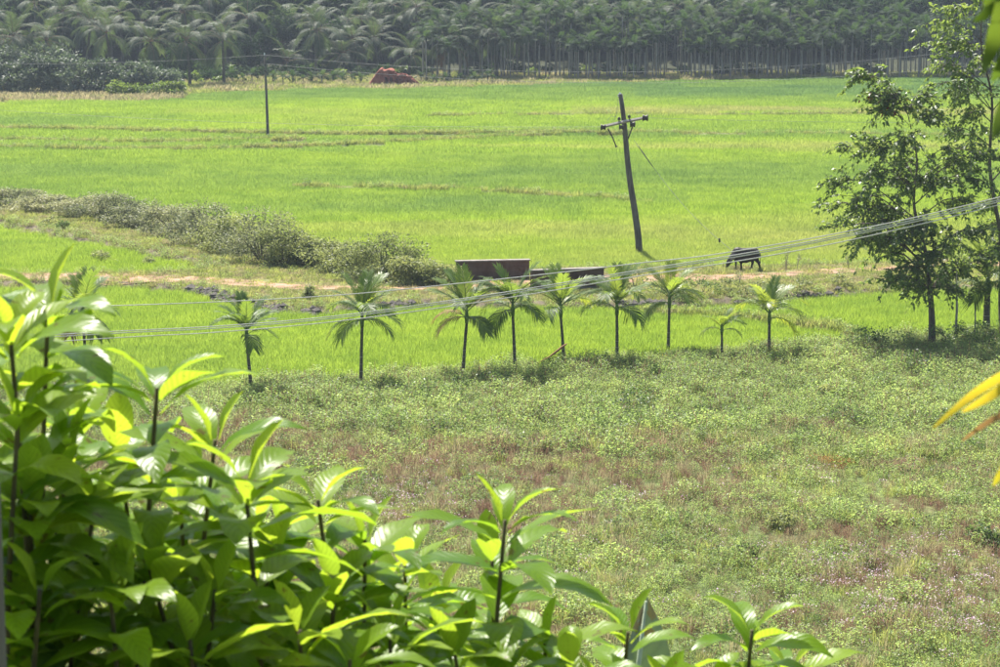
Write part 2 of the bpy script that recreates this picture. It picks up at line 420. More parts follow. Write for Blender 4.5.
def rice_ok(X, Y):
    px, py = to_px(X, Y, 0)
    ok = (~in_poly(X, Y, VERGE)) & (weed_mask(X, Y) < .3)
    d = np.where(np.abs(Y - 150) < 70, dist_line(X, Y, VERGE, True), 99)
    ok &= d > .45
    far = np.interp(px, [-300, 0, 160, 185, 240, 420, 560, 700, 1000, 1300], [106, 104, 103, 97, 93, 91, 86, 83, 77, 74])
    ok &= py > far + 1.2 * (vnoise(X * .15, X * .02) - .5)
    for l in BUND_LINES: ok &= dist_line(X, Y, l) > .5
    return ok

# ------------------------------------------------------------------ ground sheet
xs = np.unique(np.concatenate([np.linspace(-1500, -400, 6), np.arange(-400, -120, 20), np.arange(-120, -60, 3), np.arange(-60, 60.1, .6), np.arange(60, 120, 3), np.arange(120, 401, 20), np.linspace(400, 1500, 6)]))
ys = np.unique(np.concatenate([np.linspace(-350, -20, 6), np.arange(-20, 60, 2.5), np.arange(60, 200, .6), np.arange(200, 400, 2), np.arange(400, 720, 12), np.linspace(720, 1850, 8)]))
XX, YY = np.meshgrid(xs, ys)
ZZ = height(XX, YY)
nx, ny = len(xs), len(ys)
gv = np.stack([XX.ravel(), YY.ravel(), ZZ.ravel()], 1)
ii = (np.arange(ny - 1)[:, None] * nx + np.arange(nx - 1)[None, :]).ravel()
gf = np.stack([ii, ii + 1, ii + nx + 1, ii + nx], 1)
gm, nd, lk = new_mat('earth')
b = nd['Principled BSDF']
at = nd.new('ShaderNodeAttribute'); at.attribute_name = 'soil'
cn, nn_ = noise_color(nd, lk, [(.55, .55, .55), (1.35, 1.3, 1.25)], 1.7, detail=6, coord='World')
mx = nd.new('ShaderNodeMix'); mx.data_type = 'RGBA'; mx.blend_type = 'MULTIPLY'; mx.inputs['Factor'].default_value = 1
lk.new(at.outputs['Color'], mx.inputs['A']); lk.new(cn, mx.inputs['B']); lk.new(mx.outputs['Result'], b.inputs['Base Color'])
b.inputs['Roughness'].default_value = .95; b.inputs['Specular IOR Level'].default_value = .15
bp = nd.new('ShaderNodeBump'); bp.inputs['Strength'].default_value = .6; bp.inputs['Distance'].default_value = .08
lk.new(nn_, bp.inputs['Height']); lk.new(bp.outputs[0], b.inputs['Normal'])
gme = np_mesh('ground', gv, gf, gm, True)
xf, yf = gv[:, 0], gv[:, 1]
col = np.tile(np.array([.10, .15, .05]), (len(gv), 1))
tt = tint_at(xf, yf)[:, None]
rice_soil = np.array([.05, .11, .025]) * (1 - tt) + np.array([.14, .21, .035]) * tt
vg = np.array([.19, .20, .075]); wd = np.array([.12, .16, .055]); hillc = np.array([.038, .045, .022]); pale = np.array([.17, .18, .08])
rk = rice_ok(xf, yf)
col = np.where(rk[:, None], rice_soil, pale)
col = np.where(in_poly(xf, yf, VERGE)[:, None], vg, col)
bank = (np.where(np.abs(yf - 150) < 70, dist_line(xf, yf, VERGE, True), 99) < 1.0)
col = np.where(bank[:, None], np.array([.15, .13, .09]), col)
wm = weed_mask(xf, yf)[:, None]
bn = sstep(.45, .68, fbm(xf * .16, yf * .16))[:, None]
col = col * (1 - wm) + (wd * (1 - bn) + np.array([.12, .12, .055]) * bn) * wm
gpx_, gpy_ = to_px(xf, yf, 0.0)
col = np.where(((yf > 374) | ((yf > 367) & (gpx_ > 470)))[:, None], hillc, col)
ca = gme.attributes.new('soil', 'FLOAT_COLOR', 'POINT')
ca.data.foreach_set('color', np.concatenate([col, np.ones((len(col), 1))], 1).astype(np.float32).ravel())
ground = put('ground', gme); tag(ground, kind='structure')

# ------------------------------------------------------------------ dirt road
def catmull(pts, n):
    pts = np.array(pts, float); out = []
    for i in range(len(pts) - 1):
        p0 = pts[max(i - 1, 0)]; p1 = pts[i]; p2 = pts[i + 1]; p3 = pts[min(i + 2, len(pts) - 1)]
        for t in np.linspace(0, 1, n, endpoint=False):
            out.append(.5 * ((2 * p1) + (-p0 + p2) * t + (2 * p0 - 5 * p1 + 4 * p2 - p3) * t * t + (-p0 + 3 * p1 - 3 * p2 + p3) * t ** 3))
    out.append(pts[-1]); return np.array(out)
rc = catmull(ROAD, 14)
tg = np.gradient(rc, axis=0); tg = unit(tg); nr = np.stack([-tg[:, 1], tg[:, 0]], 1)
cols_ = 7; rv = []
for k in range(cols_):
    s = (k / (cols_ - 1) - .5) * 2
    wv = 1.2 + 1.1 * (fbm(rc[:, 0] * .35 + 40 * (s > 0), rc[:, 1] * .2) - .5) + .5 * np.sin(rc[:, 0] * .21)
    p = rc + nr * (s * wv)[:, None]
    rv.append(np.stack([p[:, 0], p[:, 1], height(p[:, 0], p[:, 1]) + .02 + .035 * (1 - s * s) - .03 * np.exp(-((abs(s) - .5) / .15) ** 2)], 1))
rv = np.stack(rv, 1); n_ = len(rc)
ri = (np.arange(n_ - 1)[:, None] * cols_ + np.arange(cols_ - 1)[None, :]).ravel()
rf = np.stack([ri, ri + cols_, ri + cols_ + 1, ri + 1], 1)
M['dirt'] = solid('dirt', [(.17, .16, .075), (.28, .18, .11), (.42, .25, .17), (.36, .19, .12)], .9, .95, .5, coord='World', bdist=.05)
road = put('dirt_road', np_mesh('dirt_road', rv.reshape(-1, 3), rf, M['dirt'], True)); tag(road, kind='structure')

# ------------------------------------------------------------------ scattering
def scatter(name, pts, rz, sc, idx, sources, label, cat, tint=None):
    me = bpy.data.meshes.new(name)
    n = len(pts); me.vertices.add(n); me.vertices.foreach_set('co', np.ascontiguousarray(pts, np.float32).ravel())
    for nm, ty, arr in (('rz', 'FLOAT', rz), ('sc', 'FLOAT', sc), ('idx', 'INT', idx), ('tint', 'FLOAT', tint if tint is not None else np.zeros(n))):
        a = me.attributes.new(nm, ty, 'POINT'); a.data.foreach_set('value', np.ascontiguousarray(arr, np.int32 if ty == 'INT' else np.float32))
    o = put(name, me)
    coll = bpy.data.collections.new(name + '_pieces')
    for i, sm in enumerate(sources):
        so = bpy.data.objects.new('%s_piece_%02d' % (name, i), sm); coll.objects.link(so)
    ng = bpy.data.node_groups.new(name + '_scatter', 'GeometryNodeTree')
    ng.interface.new_socket('Geometry', in_out='INPUT', socket_type='NodeSocketGeometry')
    ng.interface.new_socket('Geometry', in_out='OUTPUT', socket_type='NodeSocketGeometry')
    N, L = ng.nodes, ng.links
    gi = N.new('NodeGroupInput'); go = N.new('NodeGroupOutput')
    iop = N.new('GeometryNodeInstanceOnPoints'); ci = N.new('GeometryNodeCollectionInfo')
    ci.inputs['Collection'].default_value = coll; ci.inputs['Separate Children'].default_value = True; ci.inputs['Reset Children'].default_value = True
    def attr(nm, ty):
        q = N.new('GeometryNodeInputNamedAttribute'); q.data_type = ty; q.inputs['Name'].default_value = nm; return q.outputs[0]
    cx = N.new('ShaderNodeCombineXYZ'); L.new(attr('rz', 'FLOAT'), cx.inputs['Z'])
    iop.inputs['Pick Instance'].default_value = True
    L.new(gi.outputs[0], iop.inputs['Points']); L.new(ci.outputs[0], iop.inputs['Instance']); L.new(attr('idx', 'INT'), iop.inputs['Instance Index'])
    L.new(cx.outputs[0], iop.inputs['Rotation']); L.new(attr('sc', 'FLOAT'), iop.inputs['Scale']); L.new(iop.outputs[0], go.inputs[0])
    md = o.modifiers.new('scatter', 'NODES'); md.node_group = ng
    tag(o, label, cat, kind='stuff')
    return o
def frustum_pts(n, y0, y1, rng, margin=6.0, xl=None):
    """random points on the plain between two distances, as wide as the view plus a margin"""
    Y = np.sqrt(rng.uniform(y0 ** 2, y1 ** 2, n)); hw = Y * 500 / FPX * 1.02 + margin
    return rng.uniform(-1, 1, n) * hw, Y

def blades(n, size, hmin, hmax, w, lean, rng, seg=2):
    x = rng.uniform(-size / 2, size / 2, n); y = rng.uniform(-size / 2, size / 2, n)
    a = rng.uniform(0, 2 * math.pi, n); h = rng.uniform(hmin, hmax, n); ln = lean * h * rng.uniform(.3, 1.2, n)
    dx, dy = np.cos(a), np.sin(a); wa = a + math.pi / 2 + rng.normal(0, .5, n); wx, wy = np.cos(wa) * w / 2, np.sin(wa) * w / 2
    b0 = np.stack([x - wx, y - wy, np.zeros(n) - .03], 1); b1 = np.stack([x + wx, y + wy, np.zeros(n) - .03], 1)
    mx_, my_ = x + dx * ln * .35, y + dy * ln * .35
    m0 = np.stack([mx_ - wx * .9, my_ - wy * .9, h * .62], 1); m1 = np.stack([mx_ + wx * .9, my_ + wy * .9, h * .62], 1)
    t0 = np.stack([x + dx * ln - wx * .12, y + dy * ln - wy * .12, h * .98], 1); t1 = np.stack([x + dx * ln + wx * .12, y + dy * ln + wy * .12, h * .98], 1)
    v = np.stack([b0, b1, m1, m0, t1, t0], 1).reshape(-1, 3)
    k = np.arange(n)[:, None] * 6
    f = np.concatenate([k + np.array([0, 1, 2, 3]), k + np.array([3, 2, 4, 5])], 0)
    return v, f

rg = np.random.default_rng(5)
near_src = [np_mesh('rice_patch', *blades(650, 1.25, .32, .58, .016, .35, rg), M['rice']) for i in range(4)]
mid_src = [np_mesh('rice_patch', *blades(1600, 2.5, .32, .56, .021, .35, rg), M['rice']) for i in range(4)]
far_src = [np_mesh('rice_patch', *blades(2800, 5.0, .30, .55, .036, .35, rg), M['rice']) for i in range(4)]
def rice_grid(y0, y1, step):
    gx, gy = np.meshgrid(np.arange(-110, 110, step), np.arange(y0, y1, step))
    gx = gx.ravel(); gy = gy.ravel(); k = np.abs(gx) < gy * 500 / FPX + 9
    gx, gy = gx[k] + RNG.normal(0, step * .05, k.sum()), gy[k] + RNG.normal(0, step * .05, k.sum())
    k = rice_ok(gx, gy); return gx[k], gy[k]
for nm, (y0, y1, st, src, lab) in enumerate(((100, 165, 1.0, near_src, 'near'), (165, 235, 2.1, mid_src, 'middle'), (235, 372, 4.2, far_src, 'far'))):
    gx, gy = rice_grid(y0, y1, st); n = len(gx)
    sc = (.82 + .4 * vnoise(gx * .08, gy * .2)) * RNG.uniform(.92, 1.1, n)
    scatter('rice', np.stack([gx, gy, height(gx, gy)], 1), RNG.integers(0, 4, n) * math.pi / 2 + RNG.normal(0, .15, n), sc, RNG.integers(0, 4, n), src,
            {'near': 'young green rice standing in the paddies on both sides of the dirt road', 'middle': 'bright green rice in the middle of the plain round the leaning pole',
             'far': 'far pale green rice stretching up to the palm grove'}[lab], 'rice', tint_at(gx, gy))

# ---- grass, weeds
def grass_tuft(n, size, h0, h1, w, lean, mat, seed):
    return np_mesh('grass_tuft', *blades(n, size, h0, h1, w, lean, np.random.default_rng(seed)), mat)
def weed_plant(n, rad, h, l, w, mats, seed, stems=7, flowers=0, fsize=.03, up=.5):
    r = np.random.default_rng(seed)
    a = r.uniform(0, 2 * math.pi, n); rr = np.sqrt(r.random(n)) * rad; t = r.random(n) ** .6
    z = t * h * (1 - .55 * (rr / rad) ** 2)
    lump = .75 + .5 * np.sin(a * 3 + seed) * .5
    c = np.stack([np.cos(a) * rr * lump, np.sin(a) * rr * lump, z], 1)
    v, f = leaf_np(c, l, w, r, up)
    vs, fs, ms = [v], [f], [np.zeros(len(f), int)]
    o = len(v)
    for k in range(stems):
        an = r.uniform(0, 6.28); q = r.uniform(.2, .9) * rad; top = np.array([math.cos(an) * q, math.sin(an) * q, h * r.uniform(.7, 1.15)])
        base = top * [.3, .3, 0]; wv = np.array([math.sin(an), -math.cos(an), 0]) * .006
        vs.append(np.array([base - wv, base + wv, top + wv * .5, top - wv * .5])); fs.append(np.array([[0, 1, 2, 3]]) + o); ms.append(np.array([min(1, len(mats) - 1)])); o += 4
    if flowers:
        a = r.uniform(0, 6.28, flowers); q = np.sqrt(r.random(flowers)) * rad
        c = np.stack([np.cos(a) * q, np.sin(a) * q, h * (1.0 - .4 * (q / rad) ** 2) * r.uniform(.85, 1.12, flowers)], 1)
        v, f = leaf_np(c, fsize, fsize, r, .7); vs.append(v); fs.append(f + o); ms.append(np.full(len(f), len(mats) - 1))
    me = np_mesh('weed_plant', np.concatenate(vs), np.concatenate(fs), mats)
    me.polygons.foreach_set('material_index', np.concatenate(ms).astype(np.int32))
    return me
w_src = [weed_plant(90, .34, .42, .07, .035, [M['weed'], M['brownweed']], s) for s in range(4)] + \
        [weed_plant(110, .42, .60, .08, .03, [M['weed'], M['brownweed']], s + 20) for s in range(3)] + \
        [weed_plant(80, .36, .5, .085, .045, [M['weed_dark'], M['brownweed']], 40)] + \
        [grass_tuft(60, .5, .25, .55, .014, .6, M['grass'], 50), grass_tuft(60, .5, .3, .65, .012, .6, M['drygrass'], 51)]
def wl_zone(X, Y):
    px, py = to_px(X, Y, .2); return px, py
X, Y = frustum_pts(34000, 60, 124, rg, 7); k = (weed_mask(X, Y) > .35); X, Y = X[k], Y[k]
px, py = to_px(X, Y, .2)
def brown_at(X, Y, px, py):
    gb = lambda cx, cy, sx, sy: np.exp(-((px - cx) / sx) ** 2 - ((py - cy) / sy) ** 2)
    return fbm(X * .16, Y * .16) + .22 * (gb(400, 495, 60, 18) + gb(650, 480, 110, 22) + gb(900, 470, 70, 14) + gb(900, 580, 90, 22) + gb(980, 600, 50, 50) + gb(870, 630, 80, 16)) + .10 * np.exp(-((py - 500) / 45) ** 2) + .06 * sstep(440, 620, py) - .16 * sstep(450, 400, py)
brown = brown_at(X, Y, px, py)
u = rg.random(len(X))
isb = u < sstep(.50, .68, brown) * .70
idx = np.where(u > .93, 7, np.where(u > .62, rg.integers(4, 7, len(X)), rg.integers(0, 4, len(X))))
idx = np.where((rg.random(len(X)) < .22) & (py > 440), rg.integers(8, 10, len(X)), idx)
k = ~isb
sc_ = rg.uniform(.6, 1.15, len(X)) * (.35 + 1.35 * fbm(X * .45, Y * .45)) * np.where(py > 470, .95, 1.15)
scatter('weed_cover', np.stack([X[k], Y[k], height(X[k], Y[k])], 1), rg.uniform(0, 6.28, k.sum()), sc_[k], idx[k], w_src, 'tangled pale green weeds covering the waste ground in front of the paddies', 'weeds')
mound_src = [weed_plant(520, .85, .62, .075, .036, [M['weed'], M['brownweed']], s + 200, stems=14, up=.45) for s in range(3)] + [weed_plant(480, .8, .6, .08, .04, [M['weed_dark'], M['brownweed']], 210, stems=14)]
MX, MY = frustum_pts(1500, 62, 122, rg, 7); mpx, mpy = to_px(MX, MY, .2); k2 = (weed_mask(MX, MY) > .8) & (rg.random(len(MX)) < np.where(mpy < 465, 1.0, .42) * (1 - .85 * sstep(.50, .66, brown_at(MX, MY, mpx, mpy)))); MX, MY = MX[k2], MY[k2]
scatter('weed_mounds', np.stack([MX, MY, height(MX, MY)], 1), rg.uniform(0, 6.28, len(MX)), rg.uniform(.45, 1.6, len(MX)) * (.6 + .8 * fbm(MX * .2, MY * .2)), np.where(rg.random(len(MX)) < .1, 3, rg.integers(0, 3, len(MX))), mound_src, 'rounded clumps of taller pale green weeds rising from the waste ground', 'weeds')
b_src = [weed_plant(70, .34, .40, .055, .022, [M['brownweed'], M['brownweed']], s + 60, stems=16) for s in range(3)] + \
        [weed_plant(70, .30, .45, .06, .02, [M['brownweed'], M['drygrass']], 70, stems=18)] + [grass_tuft(50, .45, .25, .5, .012, .6, M['drygrass'], 71)]
k = isb
scatter('dry_weeds', np.stack([X[k], Y[k], height(X[k], Y[k])], 1), rg.uniform(0, 6.28, k.sum()), sc_[k], rg.integers(0, 5, k.sum()), b_src, 'withered reddish brown weeds in patches on the waste ground', 'weeds')
f_src = [weed_plant(40, .30, .34, .05, .025, [M['weed'], M['brownweed'], M['petal']], s + 80, stems=8, flowers=15, fsize=.044) for s in range(3)]
FP = []
for (cx_, cy_, sx_, sy_, n) in ((400, 505, 45, 16, 90), (860, 580, 50, 12, 110), (900, 630, 60, 14, 90), (560, 560, 80, 30, 40), (960, 600, 40, 40, 60), (640, 520, 120, 30, 40), (870, 485, 60, 10, 30)):
    for _ in range(n):
        p = G(rg.normal(cx_, sx_), rg.normal(cy_, sy_), .2); FP.append((p.x, p.y))
FP = np.array(FP)
scatter('pink_flowers', np.stack([FP[:, 0], FP[:, 1], height(FP[:, 0], FP[:, 1])], 1), rg.uniform(0, 6.28, len(FP)), rg.uniform(.8, 1.3, len(FP)), rg.integers(0, 3, len(FP)), f_src, 'drifts of tiny pale pink flowers among the withered weeds', 'flowers')
y_src = [weed_plant(40, .30, .55, .06, .03, [M['weed'], M['brownweed'], M['petal_yellow']], 90, stems=8, flowers=3, fsize=.07)]
YP = np.array([tuple(G(a, c, .2)[:2]) for a, c in ((560, 425), (580, 430), (595, 428), (590, 442), (582, 444), (566, 470 - 40), (668, 362), (675, 366), (690, 371), (455, 384), (462, 390), (480, 379))])
scatter('yellow_flowers', np.stack([YP[:, 0], YP[:, 1], height(YP[:, 0], YP[:, 1])], 1), rg.uniform(0, 6.28, len(YP)), np.full(len(YP), 1.1), np.zeros(len(YP), int), y_src, 'few small yellow flowers at the upper edge of the weeds', 'flowers')
# verge of the road, bunds
X, Y = frustum_pts(60000, 125, 215, rg, 8); k = in_poly(X, Y, VERGE) | (dist_line(X, Y, VERGE, True) < .7); X, Y = X[k], Y[k]
dr = dist_line(X, Y, rc.tolist()); k = (dr > 1.5) | (rg.random(len(X)) < .38); X, Y, dr = X[k], Y[k], dr[k]
v_src = [grass_tuft(70, .7, .08, .22, .02, .7, M['grass'], 100), grass_tuft(70, .7, .08, .2, .02, .7, M['drygrass'], 101), w_src[0], w_src[2], grass_tuft(60, .6, .15, .4, .02, .6, M['grass'], 102)]
u = rg.random(len(X)); edge = dist_line(X, Y, VERGE, True)
idx = np.where(u < .36, 0, np.where(u < .86, 1, 4)); idx = np.where((edge < 1.0) & (u > .45), rg.integers(2, 4, len(X)), idx); idx = np.where((u > .95), 3, idx)
scatter('verge_grass', np.stack([X, Y, height(X, Y)], 1), rg.uniform(0, 6.28, len(X)), rg.uniform(.6, 1.15, len(X)), idx, v_src, 'short patchy grass along the edges of the dirt road', 'grass')
P_ = []
for l, n in zip(BUND_LINES, (1700, 600, 400, 500, 260, 220)):
    lc = catmull(l, 12); q = rg.integers(0, len(lc) - 1, n); t = rg.random(n)[:, None]
    P_.append(lc[q] * (1 - t) + lc[q + 1] * t + rg.normal(0, .35, (n, 2)))
P_ = np.concatenate(P_)
scatter('bund_grass', np.stack([P_[:, 0], P_[:, 1], height(P_[:, 0], P_[:, 1])], 1), rg.uniform(0, 6.28, len(P_)), rg.uniform(.8, 1.5, len(P_)), rg.choice([0, 0, 2, 4, 4, 1], len(P_)), v_src, 'rough grass on the low earth banks between the paddies', 'grass')
# rough pale grass below the grove
X, Y = frustum_pts(9000, 300, 385, rg, 8); px, py = to_px(X, Y, 0)
k = (~rice_ok(X, Y)) & (py < 108) & (Y > 290); X, Y, px = X[k], Y[k], px[k]
e_src = [grass_tuft(90, 1.6, .3, .8, .07, .6, M['drygrass'], 110), grass_tuft(90, 1.6, .25, .6, .07, .6, M['grass'], 111)]
scatter('rough_grass', np.stack([X, Y, height(X, Y)], 1), rg.uniform(0, 6.28, len(X)), rg.uniform(.7, 1.3, len(X)), (rg.random(len(X)) < np.where(px < 180, .3, .7)).astype(int), e_src, 'pale dry grass along the foot of the palm grove', 'grass')
# stones of the road bank
sm = MB()
rs = random.Random(4)
def stone_mesh(seed):
    bm = bmesh.new(); bmesh.ops.create_icosphere(bm, subdivisions=1, radius=.5); q = random.Random(seed)
    for v in bm.verts: v.co *= q.uniform(.7, 1.15); v.co.z *= .95
    me = bpy.data.meshes.new('stone'); bm.to_mesh(me); bm.free(); me.materials.append(M['stone']); return me
SP = []
near_edge = VERGE[:17]
lc = catmull(near_edge, 30)
for i, p in enumerate(lc):
    px_, py_ = to_px(p[0], p[1], .3)
    dens = 3 if 185 < px_ < 312 else 1 if 610 < px_ < 860 else (1 if 312 < px_ < 440 else 0)
    for _ in range(dens):
        if rs.random() < .85: SP.append((p[0] + rs.gauss(0, .18), p[1] + rs.gauss(-.25, .3)))
SP = np.array(SP)
scatter('bank_stones', np.stack([SP[:, 0], SP[:, 1], height(SP[:, 0], SP[:, 1]) + .05], 1), rg.uniform(0, 6.28, len(SP)), rg.uniform(.25, .75, len(SP)), rg.integers(0, 3, len(SP)), [stone_mesh(i) for i in range(3)], 'rough dark stones shoring up the near bank of the dirt road', 'stones')

# ------------------------------------------------------------------ palms
def frond(mb, L, n, ll, lw, el0, el1, droop, rng, r0=.02, mi=0, mr=0, t0=.14, fwd=.55, power=1.2, lift=.25, twist=0.0):
    """pinnate frond growing from the origin along +X"""
    steps = 12; p = Vector((0, 0, 0)); P = [p.copy()]; A = [el0]
    for i in range(steps):
        t = (i + .5) / steps; el = el0 + (el1 - el0) * t ** power
        p = p + Vector((math.cos(el), 0, math.sin(el))) * (L / steps); P.append(p.copy()); A.append(el)
    mb.tube(P, [r0 * (1 - .85 * i / steps) for i in range(steps + 1)], 4, mr)
    vs = []; fs = []
    for i in range(n):
        t = t0 + (1 - t0) * i / (n - 1)
        k = min(int(t * steps), steps - 1); fr = t * steps - k
        b_ = P[k].lerp(P[k + 1], fr); el = A[k] + (A[k + 1] - A[k]) * fr
        T = Vector((math.cos(el), 0, math.sin(el))); Nn = Vector((-math.sin(el), 0, math.cos(el)))
        ln = ll * (.35 + .75 * math.sin(math.pi * min(1, .12 + .80 * t)) ** .8) * rng.uniform(.85, 1.12)
        for sgn in (-1, 1):
            S = Vector((0, sgn, 0))
            d = (T * (fwd + .5 * t + rng.uniform(-.1, .1)) + S + Nn * (lift + rng.uniform(-.12, .12))).normalized()
            wv = (T - d * T.dot(d)).normalized() * lw * .5
            q = b_ + T * rng.uniform(-.01, .01)
            m = q + d * ln * .5 - Vector((0, 0, droop * ln * .16)); e = q + d * ln * .94 - Vector((0, 0, droop * ln * rng.uniform(.5, .8)))
            o = len(vs)
            vs += [q - wv * .5, q + wv * .5, m + wv, m - wv, e]
            fs += [(o, o + 1, o + 2, o + 3), (o + 3, o + 2, o + 4)]
    mb.add(vs, fs, mi)
def frond_mesh(name, mats, seed, **kw):
    mb = MB(); frond(mb, rng=random.Random(seed), mi=0, mr=1 if len(mats) > 1 else 0, **kw); return mb.mesh(name, mats)

def ar(mat):
    mm = [M[mat], M['crownshaft']]
    kw = dict(n=24, lw=.05, r0=.022)
    k1 = dict(kw, ll=.62, fwd=1.05, lift=.1); k2 = dict(kw, ll=.72, fwd=.8)
    return dict(up=[frond_mesh('frond', mm, 1, L=1.65, el0=R(76), el1=R(48), droop=.15, **k1), frond_mesh('frond', mm, 2, L=1.65, el0=R(62), el1=R(26), droop=.2, **k1), frond_mesh('frond', mm, 8, L=1.7, el0=R(52), el1=R(8), droop=.25, **k1)],
                mid=[frond_mesh('frond', mm, 3, L=1.8, el0=R(60), el1=R(-40), droop=.5, **k2), frond_mesh('frond', mm, 4, L=1.75, el0=R(48), el1=R(-45), droop=.6, **k2), frond_mesh('frond', mm, 5, L=1.7, el0=R(52), el1=R(5), droop=.35, **k1)],
                low=[frond_mesh('frond', mm, 6, L=1.55, el0=R(38), el1=R(-58), droop=.7, **k2), frond_mesh('frond', mm, 7, L=1.4, el0=R(18), el1=R(-68), droop=.8, **k2)])
AR = {k: ar(k) for k in ('areca_leaf', 'areca_yellow', 'areca_dead', 'areca_fresh')}
def row_palm(base, H, sc, spec, label, seed, lean=(0, 0), group='young areca palms in a row along the edge of the paddy', trunk_r=.095):
    """base point, trunk height to crown, crown scale; spec = list of (kind, azimuth deg, material)"""
    r = random.Random(seed)
    t = thing('areca_palm', base, label, 'palm tree', group)
    mb = MB(); n = 12
    top = Vector((lean[0], lean[1], H))
    pts = [Vector((lean[0] * (i / n) ** 1.3, lean[1] * (i / n) ** 1.3, H * i / n - (.15 if i == 0 else 0))) for i in range(n + 1)]
    rad = [trunk_r * (1.25 if i == 0 else 1.0 - .25 * i / n) * r.uniform(.96, 1.04) for i in range(n + 1)]
    mb.tube(pts, rad, 8); mb.build('trunk', M['palm_trunk'], t, True)
    for i in range(2, 9):
        q = i / 10; z = H * q * .6
        mb = MB(); c = Vector((lean[0] * (z / H) ** 1.3, lean[1] * (z / H) ** 1.3, z)); rr = trunk_r * (1.04 - .25 * z / H)
        if i % 2 == 0:
            mb.tube([c, c + Vector((0, 0, .035))], [rr + .006] * 2, 8); mb.build('trunk_ring', M['ring'], t)
    mb = MB(); mb.tube([top - Vector((0, 0, .05)), top + Vector((0, 0, .2)), top + Vector((0, 0, .5)), top + Vector((0, 0, .75))], [trunk_r * .9, trunk_r * 1.15, trunk_r * .8, trunk_r * .3], 8)
    mb.build('crownshaft', M['crownshaft'], t, True)
    for kind, az, mat in spec:
        me = r.choice(AR[mat][kind])
        zoff = {'up': .55, 'mid': .42, 'low': .2}[kind]
        f = put('frond', me, t, top + Vector((0, 0, zoff * sc)), (r.uniform(-.12, .12), r.uniform(-.12, .12), R(az + r.uniform(-8, 8))), sc * r.uniform(.88, 1.08))
        if mat == 'areca_dead': f['label'] = 'withered yellow brown hanging frond'
    return t
g_, y_, d_ = 'areca_leaf', 'areca_yellow', 'areca_dead'
def crown(m, seed, nu=2, nm=4, nl=3, m2=None):
    r = random.Random(seed); out = []
    for i in range(nu): out.append(('up', r.uniform(0, 360), m2 or m))
    a0 = r.uniform(0, 360)
    for i in range(nm): out.append(('mid', a0 + 360 * i / nm, m))
    for i in range(nl): out.append(('low', a0 + 40 + 360 * i / nl, m))
    return out
def gpos(px, py, dz=0):
    """ground point seen at a pixel, on the real terrain height"""
    z = .75
    for _ in range(6):
        p = G(px, py, z); z = float(height(p.x, p.y))
    return Vector((p.x, p.y, z + dz))
PALMS = [
    (88, 388, 322, 1.05, crown(g_, 1) + [('low', 250, d_), ('low', 300, y_)], 'areca palm with yellowing lower fronds half hidden behind the foreground leaves'),
    (251, 392, 338, .92, [('mid', 165, g_), ('up', 175, g_), ('up', 30, g_), ('mid', 10, g_), ('mid', 200, g_), ('low', 0, g_), ('mid', 340, g_)], 'dark areca palm with two arching fronds, leftmost one clear of the foreground shrub'),
    (361, 386, 314, 1.08, [('up', 170, g_), ('up', 80, g_), ('up', 10, g_), ('mid', 150, g_), ('mid', 30, g_), ('low', 0, g_), ('low', 40, g_), ('low', 180, g_), ('low', 220, g_), ('mid', 280, g_)], 'tall areca palm with skirt of drooping fronds in front of the bushy hedge end'),
    (463, 376, 311, 1.05, [('up', 150, g_), ('up', 60, g_), ('up', 20, g_), ('mid', 180, g_), ('mid', 0, g_), ('low', 195, d_), ('low', 160, d_), ('low', 20, g_), ('low', 300, g_), ('mid', 260, g_)], 'areca palm with a dead brown frond in front of the laterite parapet'),
    (515, 374, 303, 1.1, crown(g_, 5, 2, 5, 4), 'bushy dark areca palm right of the one with the dead frond'),
    (564, 367, 305, 1.05, [('up', 160, g_), ('up', 100, g_), ('up', 30, g_), ('up', 270, g_), ('mid', 180, g_), ('mid', 0, g_), ('mid', 130, g_), ('mid', 45, y_)], 'feather duster shaped areca palm with the brown spathe at its foot'),
    (617, 366, 303, 1.05, crown(g_, 7, 3, 5, 3), 'areca palm left of the leaning pole base with dark lower fronds'),
    (668, 357, 296, 1.0, [('up', 150, y_), ('up', 90, y_), ('mid', 170, g_), ('mid', 20, g_), ('mid', 300, g_), ('low', 200, g_), ('low', 10, g_), ('mid', 60, y_)], 'areca palm with yellow green top fronds right of the leaning pole'),
    (722, 360, 327, .62, [('up', 30, g_), ('mid', 150, y_), ('mid', 20, g_), ('mid', 190, y_), ('mid', 330, g_), ('low', 200, y_), ('low', 350, g_)], 'smallest areca palm of the row with thin short fronds'),
    (769, 357, 312, .98, [('up', 90, g_), ('up', 60, g_), ('mid', 165, y_), ('mid', 140, y_), ('mid', 10, y_), ('mid', 40, g_), ('mid', 260, y_)], 'short yellowish areca palm at the right end of the row'),
]
for i, (bx_, by_, cy_, sc, spec, lab) in enumerate(PALMS):
    b_ = gpos(bx_, by_); H = (AT(bx_, cy_ + (11 * sc if i > 1 else 2), b_.y).z - b_.z)
    row_palm(b_, H, sc * 1.08, spec + crown(g_ if i not in (7, 9) else y_, 60 + i, 5, 2, 1, m2='areca_fresh' if i not in (1, 4) else None)[:8 if sc > .9 else 3], lab, 100 + i, lean=(random.Random(i + 3).uniform(-.3, .3), 0), trunk_r=.085 if sc > .7 else .07)
